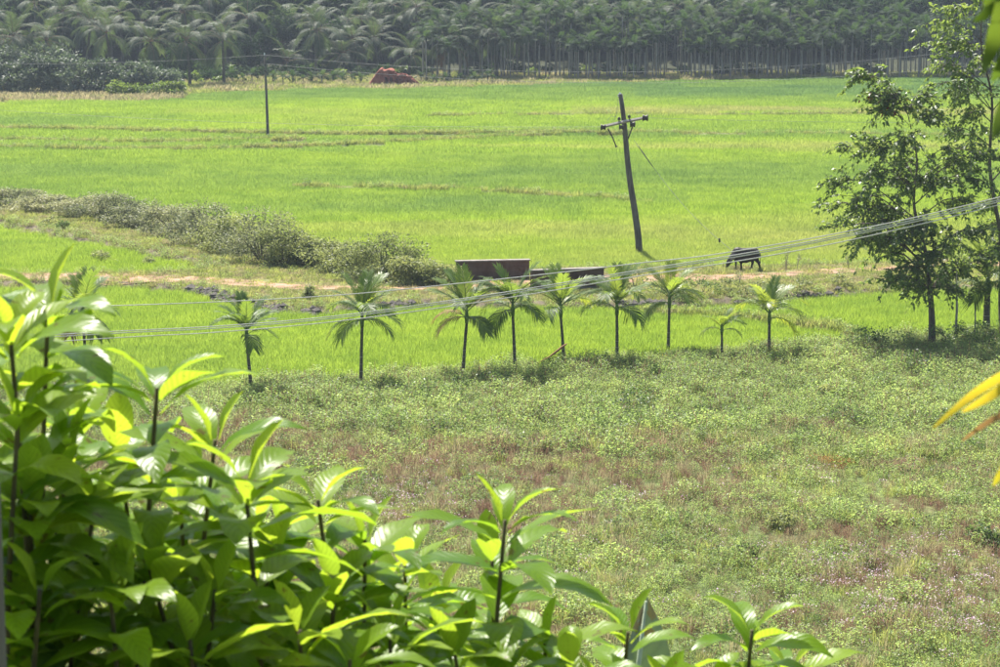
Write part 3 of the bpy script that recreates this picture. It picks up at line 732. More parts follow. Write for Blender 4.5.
# fallen spathe leaning at the foot of a palm
p = gpos(563, 370); mb = MB()
pr = [(-.95, .02, .012), (-.75, .14, .03), (-.5, .27, .05), (-.3, .42, .085), (0, .66, .10), (.12, .75, .07), (.2, .80, .015)]
mb.tube([Vector((x, -.15 - .1 * i / 6, z + .05)) for i, (x, z, r_) in enumerate(pr)], [r_ for *_, r_ in pr], 7, flat=.45)
sp = mb.build('fallen_spathe', M['dryspathe'], None, True); sp.location = p + Vector((-.05, 0, .25)); sp.scale = (1.25, 1.25, 1.25); tag(sp, 'dried brown palm spathe leaning at the foot of an areca palm', 'palm spathe')
# tiny yellow seedling
t = thing('palm_seedling', gpos(836, 350), 'tiny bright yellow palm seedling at the edge of the weeds', 'seedling')
for k in range(4): put('frond', AR[y_]['up'][k % 2], t, (0, 0, 0), (0, R(12), R(90 * k + 20)), .36)

# ------------------------------------------------------------------ coconut palms
cm = [M['coco_leaf'], M['coco_dry']]
ck = dict(n=40, ll=1.05, lw=.06, r0=.04, t0=.16)
CF = dict(up=[frond_mesh('frond', cm, 11, L=4.0, el0=R(78), el1=R(15), droop=.4, **ck), frond_mesh('frond', cm, 12, L=4.2, el0=R(65), el1=R(-15), droop=.5, **ck)],
          mid=[frond_mesh('frond', cm, 13, L=4.3, el0=R(42), el1=R(-45), droop=.75, **ck), frond_mesh('frond', cm, 14, L=4.2, el0=R(25), el1=R(-50), droop=.8, **ck)],
          low=[frond_mesh('frond', cm, 15, L=3.9, el0=R(0), el1=R(-72), droop=.9, **ck), frond_mesh('frond', cm, 16, L=3.7, el0=R(-20), el1=R(-80), droop=.9, **ck)])
CFD = frond_mesh('frond', [M['coco_dry'], M['coco_dry']], 17, L=3.6, el0=R(-25), el1=R(-85), droop=.9, **ck)
def coconut(base, H, sc, label, seed, dead=0, group='coconut palms along the front of the far grove', nf=18):
    r = random.Random(seed); t = thing('coconut_palm', base, label, 'palm tree', group)
    lx, ly = r.uniform(-.7, .7), r.uniform(-.3, .3); mb = MB(); n = 9
    pts = [Vector((lx * (i / n) ** 2, ly * (i / n) ** 2, H * i / n - (.3 if i == 0 else 0))) for i in range(n + 1)]
    mb.tube(pts, [.26 - .10 * i / n + (.08 if i == 0 else 0) for i in range(n + 1)], 7); mb.build('trunk', M['palm_trunk'], t, True)
    a0 = r.uniform(0, 6.28); top = pts[-1]
    for k in range(nf):
        q = k / nf; kind = 'up' if q < .28 else ('mid' if q < .68 else 'low')
        put('frond', r.choice(CF[kind]), t, top + Vector((0, 0, r.uniform(-.1, .15))), (r.uniform(-.1, .1), r.uniform(-.1, .1), a0 + k * 2.399), sc * r.uniform(.85, 1.1))
    for k in range(dead):
        f = put('frond', CFD, t, top, (0, 0, r.uniform(0, 6.28)), sc); f['label'] = 'withered brown hanging frond'
    return t
COCO = [
    (14, 92, 38, 350, 'coconut palm at the left edge of the grove above the silver grey bushes'),
    (48, 92, 40, 352, 'second coconut palm from the left edge above the silver grey bushes'),
    (88, 92, 24, 372, 'coconut palm with raised crown behind the silver grey bushes'),
    (112, 90, 34, 356, 'coconut palm above the middle of the silver grey bushes'),
    (155, 88, 42, 352, 'coconut palm above the right end of the silver grey bushes'),
    (190, 86, 41, 354, 'coconut palm right of the silver grey bushes, dark trunk shaded'),
    (224, 84, 40, 356, 'coconut palm with grey crown left of the thin far pole'),
    (316, 80, 30, 372, 'lone tall coconut palm with starry crown right of the thin far pole'),
    (345, 78, 55, 380, 'short coconut palm left of the red earth mound'),
    (378, 77, 40, 392, 'coconut palm rising behind the red earth mound'),
    (362, 75, 18, 402, 'tall coconut palm behind the one over the red earth mound'),
    (409, 78, 55, 378, 'short coconut palm right of the red earth mound'),
    (408, 75, 22, 398, 'tall coconut palm behind the short one right of the mound'),
    (449, 79, 42, 370, 'coconut palm with brown hanging fronds right of the mound'),
    (468, 76, 24, 392, 'tall coconut palm behind the one with brown hanging fronds'),
    (497, 79, 36, 374, 'coconut palm where the areca plantation begins'),
    (535, 77, 26, 388, 'coconut palm rising among the first areca trunks'),
    (585, 77, 16, 392, 'coconut palm rising over the left arecas above the leaning pole'),
    (640, 76, 14, 396, 'coconut palm rising over the arecas right of the leaning pole'),
    (290, 78, 62, 384, 'short coconut palm between the thin far pole and the lone tall palm'),
]
for i, (px_, by_, cy_, Y_, lab) in enumerate(COCO):
    x = AT(px_, by_, Y_).x; z = float(height(x, Y_)); H = AT(px_, cy_, Y_).z - z
    coconut((x, Y_, z), H, 1.22, lab, 300 + i, dead=3 if 'brown' in lab else (1 if i in (1, 9) else 0))
rr_ = random.Random(21)
for i in range(54):
    px_ = -70 + 16.5 * i + rr_.uniform(-8, 8); Y_ = rr_.uniform(380, 410)
    if px_ > 820: break
    x = AT(px_, 60, Y_).x; z = float(height(x, Y_)); H = rr_.uniform(5.0, 10.0) if px_ < 540 else rr_.uniform(7.0, 9.5)
    coconut((x, Y_, z), H, 1.2, 'coconut palm crown in the dim ranks behind the front palms of the grove', 400 + i, nf=10, group='coconut palms in the back ranks of the grove')

# ------------------------------------------------------------------ areca plantation
def far_crown(seed, nf=10):
    r = random.Random(seed); mb = MB()
    for k in range(nf):
        sub = MB(); q = k / nf
        frond(sub, L=r.uniform(1.7, 2.2), n=20, ll=.8, lw=.075, el0=R(78 - 75 * q), el1=R(25 - 95 * q), droop=.55, rng=r, r0=.04)
        rot = Matrix.Rotation(k * 2.399 + r.uniform(-.2, .2), 3, 'Z')
        mb.add([rot @ Vector(v) for v in sub.v], sub.f)
    mb.tube([(0, 0, -.8), (0, 0, -.2), (0, 0, .3)], [.09, .13, .06], 5)
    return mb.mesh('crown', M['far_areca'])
FC = [far_crown(s) for s in range(6)]
def far_trunk(H):
    mb = MB(); mb.tube([(0, 0, -.3), (.03, 0, H * .3), (-.02, .02, H * .65), (0, 0, H)], [.13, .10, .095, .08], 6); return mb.mesh('trunk', M['bark_pale'], True)
FT = [far_trunk(h) for h in (5.0, 6.1, 7.3, 8.5, 9.7)]; FH = (5.0, 6.1, 7.3, 8.5, 9.7)
n_areca = 0
for row in range(5):
    Y0 = 370 + row * 3.0
    for i in range(54):
        px_ = 425 + i * 11.0 + (row % 2) * 5 + rr_.uniform(-3, 3)
        if px_ > 1040 or rr_.random() < .10: continue
        if px_ < 560 and row < 2 and rr_.random() < .55: continue
        Yb = Y0 + (px_ - 700) * .02 + rr_.uniform(-.7, .7)
        k = min(4, max(0, int(rr_.gauss(.7 + row * .75, .9)))); x = AT(px_, 80, Yb).x
        t = thing('areca_palm', (x, Yb, float(height(x, Yb))), 'slender pale trunked areca palm in the dense plantation at the far edge of the plain' if row < 3 else 'areca palm deep in the shaded back ranks of the far plantation', 'palm tree',
                  'areca palms of the far plantation front' if row < 3 else 'areca palms of the far plantation back', rr_.uniform(0, 6.28))
        s = rr_.uniform(.93, 1.07); t.scale = (1, 1, s)
        put('trunk', FT[k], t); put('crown', rr_.choice(FC), t, (0, 0, FH[k] + .1), (rr_.uniform(-.08, .08), rr_.uniform(-.08, .08), rr_.uniform(0, 6.28)), rr_.uniform(.9, 1.15))
        n_areca += 1
# young palms and plantains at the foot of the grove
YL = [232, 243, 252, 273, 283, 293, 303, 312, 322, 333, 342, 352, 361, 421, 433, 446, 460, 474, 488]
mb = MB(); mb.tube([(0, 0, -.2), (0, 0, 1.0)], [.09, .06], 6); ytr = mb.mesh('trunk', M['bark_pale'])
for i, px_ in enumerate(YL):
    Y_ = 356 + rr_.uniform(0, 6); x = AT(px_, 80, Y_).x
    t = thing('young_palm', (x, Y_, float(height(x, Y_))), 'knee high young palm in the planted strip below the far coconut palms', 'palm tree', 'young palms planted below the far grove', rr_.uniform(0, 6.28))
    s = rr_.uniform(.75, 1.25); t.scale = (s, s, s)
    put('trunk', ytr, t); put('crown', FC[i % 6], t, (0, 0, 1.1), (0, 0, 0), .62)

# ------------------------------------------------------------------ leafy masses
def crown_cloud(n, rx, ry, rz, l, w, mat, seed, clumps=26, name='crown', up=.45, base=.25, tight=.33):
    r = np.random.default_rng(seed)
    a = r.uniform(0, 2 * math.pi, clumps); zz = r.uniform(-base, 1, clumps); q = np.sqrt(np.clip(1 - zz ** 2, 0, 1)) * r.uniform(.35, 1.0, clumps)
    cc = np.stack([np.cos(a) * q * rx, np.sin(a) * q * ry, zz * rz * r.uniform(.75, 1, clumps)], 1)
    k = r.integers(0, clumps, n); s = np.array([rx, ry, rz]) * tight
    off = unit(r.normal(size=(n, 3))) * (r.random(n) ** .45)[:, None] * s * r.uniform(.6, 1.15, clumps)[k][:, None]
    c = cc[k] + off
    v, f = leaf_np(c, l, w, r, up, dirs=unit(off) * .7 + np.array([0, 0, -.1]))
    return np_mesh(name, v, f, mat)
# far wood behind the grove
wood_src = []
for s in range(4):
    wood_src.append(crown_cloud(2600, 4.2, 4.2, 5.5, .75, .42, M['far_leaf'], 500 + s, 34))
WX = []; 
for i in range(600):
    Y_ = rr_.uniform(412, 530) if i > 120 else rr_.uniform(408, 418); hw = Y_ * .22 + 15
    WX.append((rr_.uniform(-hw, hw) if i > 120 else -hw + 2 * hw * i / 120, Y_))
WX = np.array(WX)
scatter('far_wood', np.stack([WX[:, 0], WX[:, 1], height(WX[:, 0], WX[:, 1]) + rg.uniform(1.0, 6.0, len(WX))], 1), rg.uniform(0, 6.28, len(WX)), rg.uniform(.7, 1.25, len(WX)), rg.integers(0, 4, len(WX)), wood_src, 'dark hazy wood massed behind the palm grove', 'wood')
UX, UY = frustum_pts(900, 360, 386, rg, 12); upx, upy = to_px(UX, UY, 0)
k = (rg.random(len(UX)) < np.where(upx < 230, .95, np.where(upx < 420, .35, .25))) & (UY > np.where(upx < 230, 352, np.where(upx < 420, 372, 377))); UX, UY = UX[k], UY[k]
ub = [crown_cloud(420, 1.3, 1.3, 1.0, .4, .22, M['far_leaf'], 520 + i, 14) for i in range(3)] + [crown_cloud(420, 1.2, 1.2, .8, .4, .22, M['bright_bush'], 525, 14)]  # dark bushes, put in partly to give the shade below the grove
scatter('undergrowth', np.stack([UX, UY, height(UX, UY) + .35], 1), rg.uniform(0, 6.28, len(UX)), rg.uniform(.6, 1.5, len(UX)), rg.choice([0, 1, 2, 0, 1, 2, 3], len(UX)), ub, 'dark low undergrowth deepening the shade at the foot of the far grove', 'undergrowth')
def bush(name, base, rx, ry, rz, n, l, w, mat, label, cat, seed, group=None, clumps=22, stems=6, up=.45):
    r = random.Random(seed); t = thing(name, base, label, cat, group)
    put('foliage', crown_cloud(n, rx, ry, rz * .62, l, w, mat, seed, clumps, 'foliage', up, base=.8), t, (0, 0, rz * .42))
    for k in range(stems):
        a = r.uniform(0, 6.28); q = r.uniform(.3, .85); mb = MB()
        tip = Vector((math.cos(a) * rx * q, math.sin(a) * ry * q, rz * r.uniform(.6, .98)))
        mb.tube([(math.cos(a) * .08, math.sin(a) * .08, -.1), tip * .5 + Vector((0, 0, .1)), tip], [.022 * rz / 1.6, .016 * rz / 1.6, .006], 5)
        mb.build('stem', M['bark'], t)
    return t
def tree_simple(name, base, H, rx, rz, n, l, w, mat, label, seed, group):
    r = random.Random(seed); t = thing(name, base, label, 'tree', group)
    mb = MB(); top = Vector((r.uniform(-.4, .4), 0, H))
    mb.tube([(0, 0, -.3), top * .5 + Vector((.2, 0, 0)), top], [.28, .2, .12], 7)
    tr = mb.build('trunk', M['bark'], t, True)
    for k in range(6):
        a = k * 1.05 + r.random(); m = MB(); m.tube([top * .7, top + Vector((math.cos(a) * rx * .5, math.sin(a) * rx * .5, rz * r.uniform(0, .5)))], [.1, .03], 5); m.build('limb', M['bark'], tr)
    put('crown', crown_cloud(n, rx, rx, rz, l, w, mat, seed, 30, base=.6), t, top + Vector((0, 0, rz * .3)))
BT = [(262, 45, 386, 'dark round broadleaf tree behind the top of the thin far pole'), (283, 30, 392, 'dark broadleaf tree left of the lone tall coconut palm'), (336, 40, 388, 'dark broadleaf tree right of the lone tall coconut palm'),
      (395, 38, 398, 'dark broadleaf tree in the gap above the red earth mound'), (425, 52, 390, 'small dark broadleaf tree right of the mound'), (250, 62, 380, 'low dark broadleaf tree beside the thin far pole'), (180, 60, 372, 'dark broadleaf tree in the shade behind the silver grey bushes')]
for i, (px_, py_, Y_, lab) in enumerate(BT):
    x = AT(px_, py_, Y_).x; z = float(height(x, Y_)); H = max(2.0, AT(px_, py_, Y_).z - z - .5)
    tree_simple('broadleaf_tree', (x, Y_, z), H, 2.6, 2.6, 1500, .5, .3, M['far_leaf'], lab, 600 + i, 'broadleaf trees among the far palms')
# silver grey bushes far left
SB = [(-8, 95, 5.2, 4.8), (30, 95, 4.4, 5.0), (66, 95, 4.6, 4.8), (104, 94, 4.2, 4.2), (136, 93, 3.6, 4.0), (162, 92, 2.6, 3.2), (50, 90, 5, 5.8), (10, 90, 5, 6.2)]
names_ = ['at the left edge of the picture', 'second from the left edge', 'third from the left edge', 'fourth from the left edge', 'second from the right end', 'smallest, at the right end', 'behind the second and third from the left', 'at the back by the left edge']
for i, (px_, py_, rx_, h_) in enumerate(SB):
    p = gpos(px_, py_)
    bush('silver_bush', p, rx_, 3.0, h_, 2600, .5, .3, M['grey_leaf'], 'silver grey bush below the far coconut palms, ' + names_[i], 'bush', 700 + i, 'silver grey bushes below the far grove', 30, 4)
for i, (px_, rx_) in enumerate(((118, 1.8), (138, 2.2), (160, 2.0), (176, 1.6))):
    bush('green_bush', gpos(px_, 96.5), rx_, 1.6, 1.9, 900, .38, .22, M['bright_bush'], 'low yellow green bush in front of the silver grey bushes, ' + ('leftmost of four', 'second of four', 'third of four', 'rightmost of four')[i], 'bush', 720 + i, 'low green bushes at the far field edge')
# hedge along the field track
HB = [(-25, 205, 2.6, 1.3), (12, 208, 2.6, 1.3), (48, 212, 2.6, 1.4), (82, 217, 2.5, 1.6), (115, 221, 2.5, 1.8), (146, 228, 2.4, 1.9), (176, 236, 2.4, 2.2), (205, 245, 2.3, 2.5), (234, 253, 2.2, 2.9), (262, 262, 2.3, 3.3), (285, 265, 1.6, 2.6), (318, 266, 2.0, 1.9), (352, 273, 2.2, 2.0), (386, 280, 2.4, 2.4), (415, 284, 2.0, 1.9), (440, 284, 1.2, 1.1)]
for i, (px_, py_, rx_, h_) in enumerate(HB):
    p = gpos(px_, py_); o = 'left' if i < 8 else 'right'
    num = ('first', 'second', 'third', 'fourth', 'fifth', 'sixth', 'seventh', 'eighth')[i if i < 8 else len(HB) - 1 - i]
    pale = i >= 10 or i in (8,)
    bush('hedge_bush', p, rx_ * 1.25, 1.4, h_ * (.92 + .12 * math.sin(i * 2.1)), 5200, .18, .075, M['hedge_pale'] if pale else M['hedge_leaf'], ('pale green' if pale else 'grey green') + ' bush in the hedge behind the dirt road, %s from its %s end' % (num, o), 'bush', 740 + i, 'hedge bushes behind the dirt road', 34, 9)
for i, (px_, py_, rx_, h_, lab) in enumerate([(48, 231, .9, .7, 'low yellow green bush on the grassy track left of the hedge'), (64, 238, .7, .6, 'small dark bush on the grassy track below the hedge'), (102, 266, 1.2, .9, 'pale leafy bush at the corner of the small left paddy'),
        (150, 268, 1.0, .6, 'low pale bush beside the road at the tip of the small left paddy'), (310, 300, .5, .8, 'small upright bush on the road verge below the hedge'), (700, 296, 1.6, 1.0, 'dark leafy bush on the road bank below the buffalo'), (660, 297, 1.5, 1.1, 'grey green bush on the road bank behind the palm with yellow top'), (635, 290, 1.2, 1.3, 'pale bush beside the right end of the culvert'), (735, 295, 1.3, .9, 'leafy bush on the stony bank right below the buffalo'),
        (760, 297, 1.3, .8, 'low green bush on the road bank right of the leafy one below the buffalo'), (800, 293, 1.3, .7, 'low pale bush on the road bank above the right end palm'), (840, 291, 1.2, .7, 'low pale bush on the road bank left of the big tree crown'), (615, 304, 1.1, .7, 'low pale bush at the water side right of the culvert'), (680, 301, 1.2, .8, 'low pale bush at the foot of the road bank behind the palm with yellow top'),
        (862, 348, 1.5, 1.0, 'dark green bush at the weed edge left of the big tree'), (890, 349, 1.5, 1.1, 'dark bush just left of the foot of the big tree'), (955, 350, 1.7, 1.3, 'dark bush just right of the foot of the big tree'), (985, 352, 1.7, 1.4, 'dark bush at the foot of the right edge palm'), (1012, 354, 1.8, 1.6, 'dark bush at the right edge under the trees'),
        (460, 393, .5, .75, 'bright green bush at the weed edge below the palm with the dead frond'), (700, 425, 1.0, .7, 'dark round bush in the upper weeds below the small palm'), (955, 428, 1.3, .8, 'dark green bush in the weeds left of the yellow frond tip'), (905, 405, 1.2, .7, 'dull green bush in the weeds below the big tree'), (545, 455, .9, .6, 'dull green bush in the middle of the weeds'),
        (745, 562, .8, .5, 'bright green low bush in the lower weeds above the small shrub top'), (985, 548, .8, .8, 'bright broad leaved bush at the right edge of the weeds'), (780, 530, .7, .6, 'brown green bush in the withered weeds'), (290, 470 + 10, .8, .5, 'green bush in the weeds behind the shrub'), (830, 400, 1.0, .6, 'dull green bush in the upper weeds right of centre')]):
    dark = 'dark' in lab or 'bright' in lab
    bush('weed_bush', gpos(px_, py_), rx_ * .8, rx_ * .7, h_, 700, .13, .07, M['weed_dark'] if dark else M['hedge_pale'], lab, 'bush', 780 + i, None, 14, 4)
bush('rust_bush', gpos(822, 472), 1.3, .8, .6, 900, .10, .03, M['rustweed'], 'withered rust orange bush in the weeds below the big tree', 'bush', 820, None, 14, 6)
bush('rust_bush', gpos(402, 488), .9, .6, .5, 600, .10, .025, M['brownweed'], 'withered dark brown bush in the weeds behind the shrub tip', 'bush', 821, None, 12, 6)
bush('rust_bush', gpos(905, 470), 1.3, .8, .5, 800, .10, .03, M['brownweed'], 'withered dull brown bush right of the rust orange one', 'bush', 822, None, 14, 6)

# ------------------------------------------------------------------ culvert with two laterite parapets
def wall_run(mb, a, b_, z0, z1, th, rows, r, jitter=.012, cap=.0):
    """rough masonry wall between two ground points"""
    a = Vector((a[0], a[1], 0)); b_ = Vector((b_[0], b_[1], 0)); d = b_ - a; L = d.length; d.normalize(); n = Vector((-d.y, d.x, 0))
    rot = Matrix(((d.x, n.x, 0), (d.y, n.y, 0), (0, 0, 1)))
    return d, n, L, rot
def parapet(parent, name, a, b_, z0, z1, th, seed, cope):
    r = random.Random(seed); d, n, L, rot = wall_run(None, a, b_, z0, z1, th, 3, r)
    rows = max(2, int((z1 - z0) / .28)); hh = (z1 - z0) / rows
    core = MB(); mid = Vector((a[0], a[1], (z0 + z1) / 2)) + d * L / 2
    core.box(mid, (L - .03, th - .06, z1 - z0 - .01), rot)
    w = core.build(name, M['laterite'], parent)
    bm0 = {}
    for i in range(rows):
        x = 0.0; first = True
        while x < L - .05:
            bl = min(L - x, .62 if not (first and i % 2) else .31); first = False
            key = round(bl, 2)
            if key not in bm0:
                q = MB(); q.box((0, 0, 0), (bl - .025, th, hh - .025)); bm0[key] = q.mesh('block', M['laterite'])
            c = Vector((a[0], a[1], z0 + hh * (i + .5))) + d * (x + bl / 2) + n * r.uniform(-.02, .02)
            o = put('block', bm0[key], w, c, (r.uniform(-.01, .01), r.uniform(-.008, .008), math.atan2(d.y, d.x) + r.uniform(-.01, .01)))
            x += bl
    cp = MB(); cp.box(Vector((a[0], a[1], z1 + .035)) + d * L / 2, (L + .1, th + .08, .07), rot)
    cp.build('coping', M['concrete'], w)
    return w
pa, pb = G(456, 280.5, RZ), G(529, 279, RZ)
cul = thing('culvert', (0, 0, 0), 'low road culvert with two brown laterite parapets behind the palm row', 'culvert')
parapet(cul, 'parapet', pa, pb, RZ - .1, AT(490, 260.5, pa.y).z - .07, .38, 1, True)
na, nb = G(531, 303, -.1), G(603, 300, -.1)
zt = AT(560, 271, na.y).z
parapet(cul, 'parapet', na, nb, .75, zt, .40, 2, True)
# head wall with an opening under the near parapet
d = (nb - na).normalized(); n = Vector((-d.y, d.x, 0)); L = (nb - na).length
ro = Matrix(((d.x, n.x, 0), (d.y, n.y, 0), (0, 0, 1)))
def hw(x0, x1, z0, z1, name, mat, off=0.0, th=.5):
    mb = MB(); mb.box(na + d * ((x0 + x1) / 2) + n * (off) + Vector((0, 0, (z0 + z1) / 2 - na.z)), (x1 - x0, th, z1 - z0), ro); return mb.build(name, mat, cul)
hw(0, 2.35, -.4, .745, 'head_wall', M['laterite']); hw(3.85, L + .5, -.4, .745, 'head_wall', M['laterite']); hw(2.353, 3.847, .42, .742, 'lintel', M['concrete'], -.01)
hw(2.36, 3.84, -.4, .41, 'barrel_shade', M['soot_and_shade'], 1.6, .2)  # dark slab behind the opening, its colour painted as the shade inside
p = na + d * .1
wing = MB(); wing.box(na - d * .45 + Vector((0, 0, .1)) + n * .15, (.9, .4, .85), ro); wing.build('wing_wall', M['stone'], cul)

# ------------------------------------------------------------------ leaning power pole
base = gpos(640, 257); top = AT(620, 94, base.y + .3)
t = thing('utility_pole', base, 'weathered wooden power pole leaning left with tilted crossarm in the bright paddy', 'utility pole')
T_ = top - base; mb = MB()
ps = [T_ * (i / 10) + Vector((0.05 * math.sin(i * .9), 0, 0)) for i in range(11)]; ps[0].z -= .5
mb.tube(ps, [.235 - .009 * i for i in range(11)], 9); pole = mb.build('pole', M['wood'], t, True)
mb = MB(); mb.tube([T_ * 1.0, T_ * 1.0 + Vector((-.02, 0, .10))], [.09, .03], 8); mb.tube([T_ * .985 + Vector((-.12, -.02, 0)), T_ * .985 + Vector((-.12, -.02, .16))], [.05, .03], 7); mb.build('top_insulator', M['porcelain'], pole)
ca_, cb_ = AT(603, 126.5, base.y - .15) - base, AT(645, 117.5, base.y + .1) - base
mb = MB(); mb.tube([ca_ - Vector((0, .15, 0)), (ca_ + cb_) / 2 - Vector((0, .15, -.03)), cb_ - Vector((0, .15, 0))], [.10, .105, .095], 4); arm = mb.build('crossarm', M['pale_wood'], t)
for q, dz, s in ((0.0, -.02, 1.45), (.43, -.27, 1.25), (.70, -.24, 1.5), (1.0, .0, 1.6)):
    c = ca_.lerp(cb_, q) + Vector((0, -.28, dz)); mb = MB()
    mb.tube([c + Vector((-.12 * s, 0, 0)), c + Vector((-.10 * s, 0, 0)), c + Vector((-.03 * s, 0, 0)), c + Vector((.03 * s, 0, 0)), c + Vector((.10 * s, 0, 0)), c + Vector((.12 * s, 0, 0))], [.04, .15 * s, .10 * s, .10 * s, .15 * s, .04], 10)
    mb.build('insulator', M['dark_iron'], arm, True)
for q in (.38, .62):
    c = ca_.lerp(cb_, q) + Vector((0, -.15, .1)); mb = MB()
    mb.tube([c, c + Vector((0, 0, .1)), c + Vector((0, 0, .12)), c + Vector((0, 0, .2)), c + Vector((0, 0, .22)), c + Vector((0, 0, .30))], [.03, .03, .11, .09, .10, .04], 8); mb.build('insulator', M['dark_iron'], arm, True)
b0, b1 = AT(608, 128.5, base.y - .35) - base, AT(616, 146, base.y - .35) - base
mb = MB(); mb.tube([b0, b0.lerp(b1, .5) + Vector((.03, 0, 0)), b1], .045, 5); mb.tube([b1, b1 + Vector((.03, 0, -.07))], .08, 5); mb.build('hanging_brace', M['dark_iron'], arm)
b0, b1 = AT(633.5, 124, base.y - .3) - base, AT(628, 139, base.y - .2) - base
mb = MB(); mb.tube([b0, b1], .045, 5); mb.build('brace', M['dark_iron'], arm)
for (x0, y0, x1, y1, x2, y2) in ((636, 113, 641, 112, 645, 110), (646, 117, 651, 112, 652, 116), (607, 121, 611, 116, 616, 117), (614, 121, 617, 112, 618, 100)):
    mb = MB(); mb.tube([AT(x0, y0, base.y - .2) - base, AT(x1, y1, base.y - .2) - base, AT(x2, y2, base.y - .2) - base], .012, 4); mb.build('loose_wire', M['thin_wire'], arm)
# stay wire with its strainer rod
s0 = AT(634, 140, base.y - .3); s1 = gpos(757, 270)
t2 = thing('stay_wire', s1, 'thin slack stay wire with a dark rod running from the leaning pole to the road', 'wire')
mb = MB(); q = []
for i in range(25):
    u = i / 24; v = s0.lerp(s1, u); v.z -= .9 * math.sin(math.pi * u) * (1 - .2 * u); q.append(v - s1)
mb.tube(q, .012, 4); mb.build('strand', M['thin_wire'], t2)
mb = MB(); mb.tube([q[1], q[2], q[3], q[4]], [.025, .04, .03, .025], 5); mb.build('rod', M['dark_iron'], t2)
c = q[17]; mb = MB(); mb.tube([c + Vector((0, 0, .14)), c + Vector((0, 0, .1)), c - Vector((0, 0, .1)), c - Vector((0, 0, .14))], [.02, .06, .06, .02], 7); mb.build('stay_insulator', M['dark_iron'], t2, True)
# the pole's thin lines across the plain
def wire(pts, r, mat, label, name='wire', n=5, cat='wire', group=None):
    mb = MB(); o = Vector(pts[0]); mb.tube([Vector(p) - o for p in pts], r, n); w = mb.build(name, M[mat], None); w.location = o
    return tag(w, label, cat, group)
def sag(a, b_, s, n=40): return [a.lerp(b_, i / n) - Vector((0, 0, s * 4 * (i / n) * (1 - i / n))) for i in range(n + 1)]
wire(sag(base + ca_ + Vector((-.1, -.28, 0)), Vector((-75, 215, 9.0)), 1.3), .009, 'thin_wire', 'faint line from the left end of the leaning pole crossarm')
wire(sag(base + cb_ + Vector((.1, -.28, 0)), Vector((85, 190, 9.2)), 1.2), .009, 'thin_wire', 'faint line from the right end of the leaning pole crossarm')
# far thin pole and its wires
fb = gpos(268, 139); ft = AT(265, 55, fb.y)
t = thing('utility_pole', fb, 'thin far pole standing alone in the left half of the plain', 'utility pole')
mb = MB(); q = [(ft - fb) * (i / 6) for i in range(7)]; q[0].z -= .4; mb.tube(q, [.16, .15, .14, .13, .12, .11, .10], 8); fp = mb.build('pole', M['wood'], t, True)
mb = MB(); mb.tube([ft - fb - Vector((.06, 0, .05)), ft - fb + Vector((-.06, 0, .25))], [.08, .05], 6); mb.build('insulator', M['porcelain'], fp)
mb = MB(); mb.tube([(ft - fb) * .81 + Vector((-.12, -.1, 0)), (ft - fb) * .81 + Vector((.18, -.1, 0))], .07, 6); mb.build('clamp', M['dark_iron'], fp)
e1 = AT(1060, 38, 262)
wire(sag(ft, e1, 2.6), .016, 'thin_wire', 'thin line running right from the top of the far pole across the grove', group='far thin lines')
wire(sag(ft - Vector((0, 0, .9)), e1 - Vector((0, 0, 1.9)), 2.4), .016, 'thin_wire', 'lower thin line running right from the far pole across the grove', group='far thin lines')
wire(sag(Vector((-85, 285, 8.0)), ft, 1.2), .014, 'thin_wire', 'thin line running left from the far pole', group='far thin lines')
# near overhead cables
def near_cable(px, label, r):
    pts = []
    for i, (x, y) in enumerate(px):
        Y_ = 34 - 14 * (x + 300) / 1600.0
        pts.append(AT(x, y, Y_))
    c = catmull([tuple(p) for p in pts], 8)
    return wire([Vector(p) for p in c], r, 'wire', label, 'overhead_cable', 6, 'cable', 'pale cables crossing the picture in front of the palms')
near_cable([(-420, 318), (-150, 313), (68, 307), (204, 302.5), (340, 295), (463, 283), (560, 272.5), (640, 263), (721, 253.5), (860, 229), (1000, 197), (1250, 130), (1500, 50)], 'uppermost pale cable crossing in front of the palm row', .006)
near_cable([(-420, 355), (-150, 346), (102, 332), (220, 326), (340, 315.5), (490, 294.5), (640, 270), (750, 252.5), (860, 231.5), (1000, 199.5), (1250, 133), (1500, 53)], 'second pale cable from the top crossing the palm row', .0062)
near_cable([(-420, 358), (-150, 348.5), (102, 334), (220, 328), (340, 317.5), (490, 296.5), (640, 272), (750, 254.5), (860, 233.5), (1000, 201.5), (1250, 135), (1500, 55)], 'third pale cable from the top, running close beneath the second', .0062)
near_cable([(-420, 364), (-150, 354), (112, 338), (220, 332), (340, 321), (490, 300.5), (640, 276), (750, 259), (860, 238), (1000, 204.5), (1250, 138), (1500, 58)], 'lowest pale cable crossing in front of the palm row', .006)

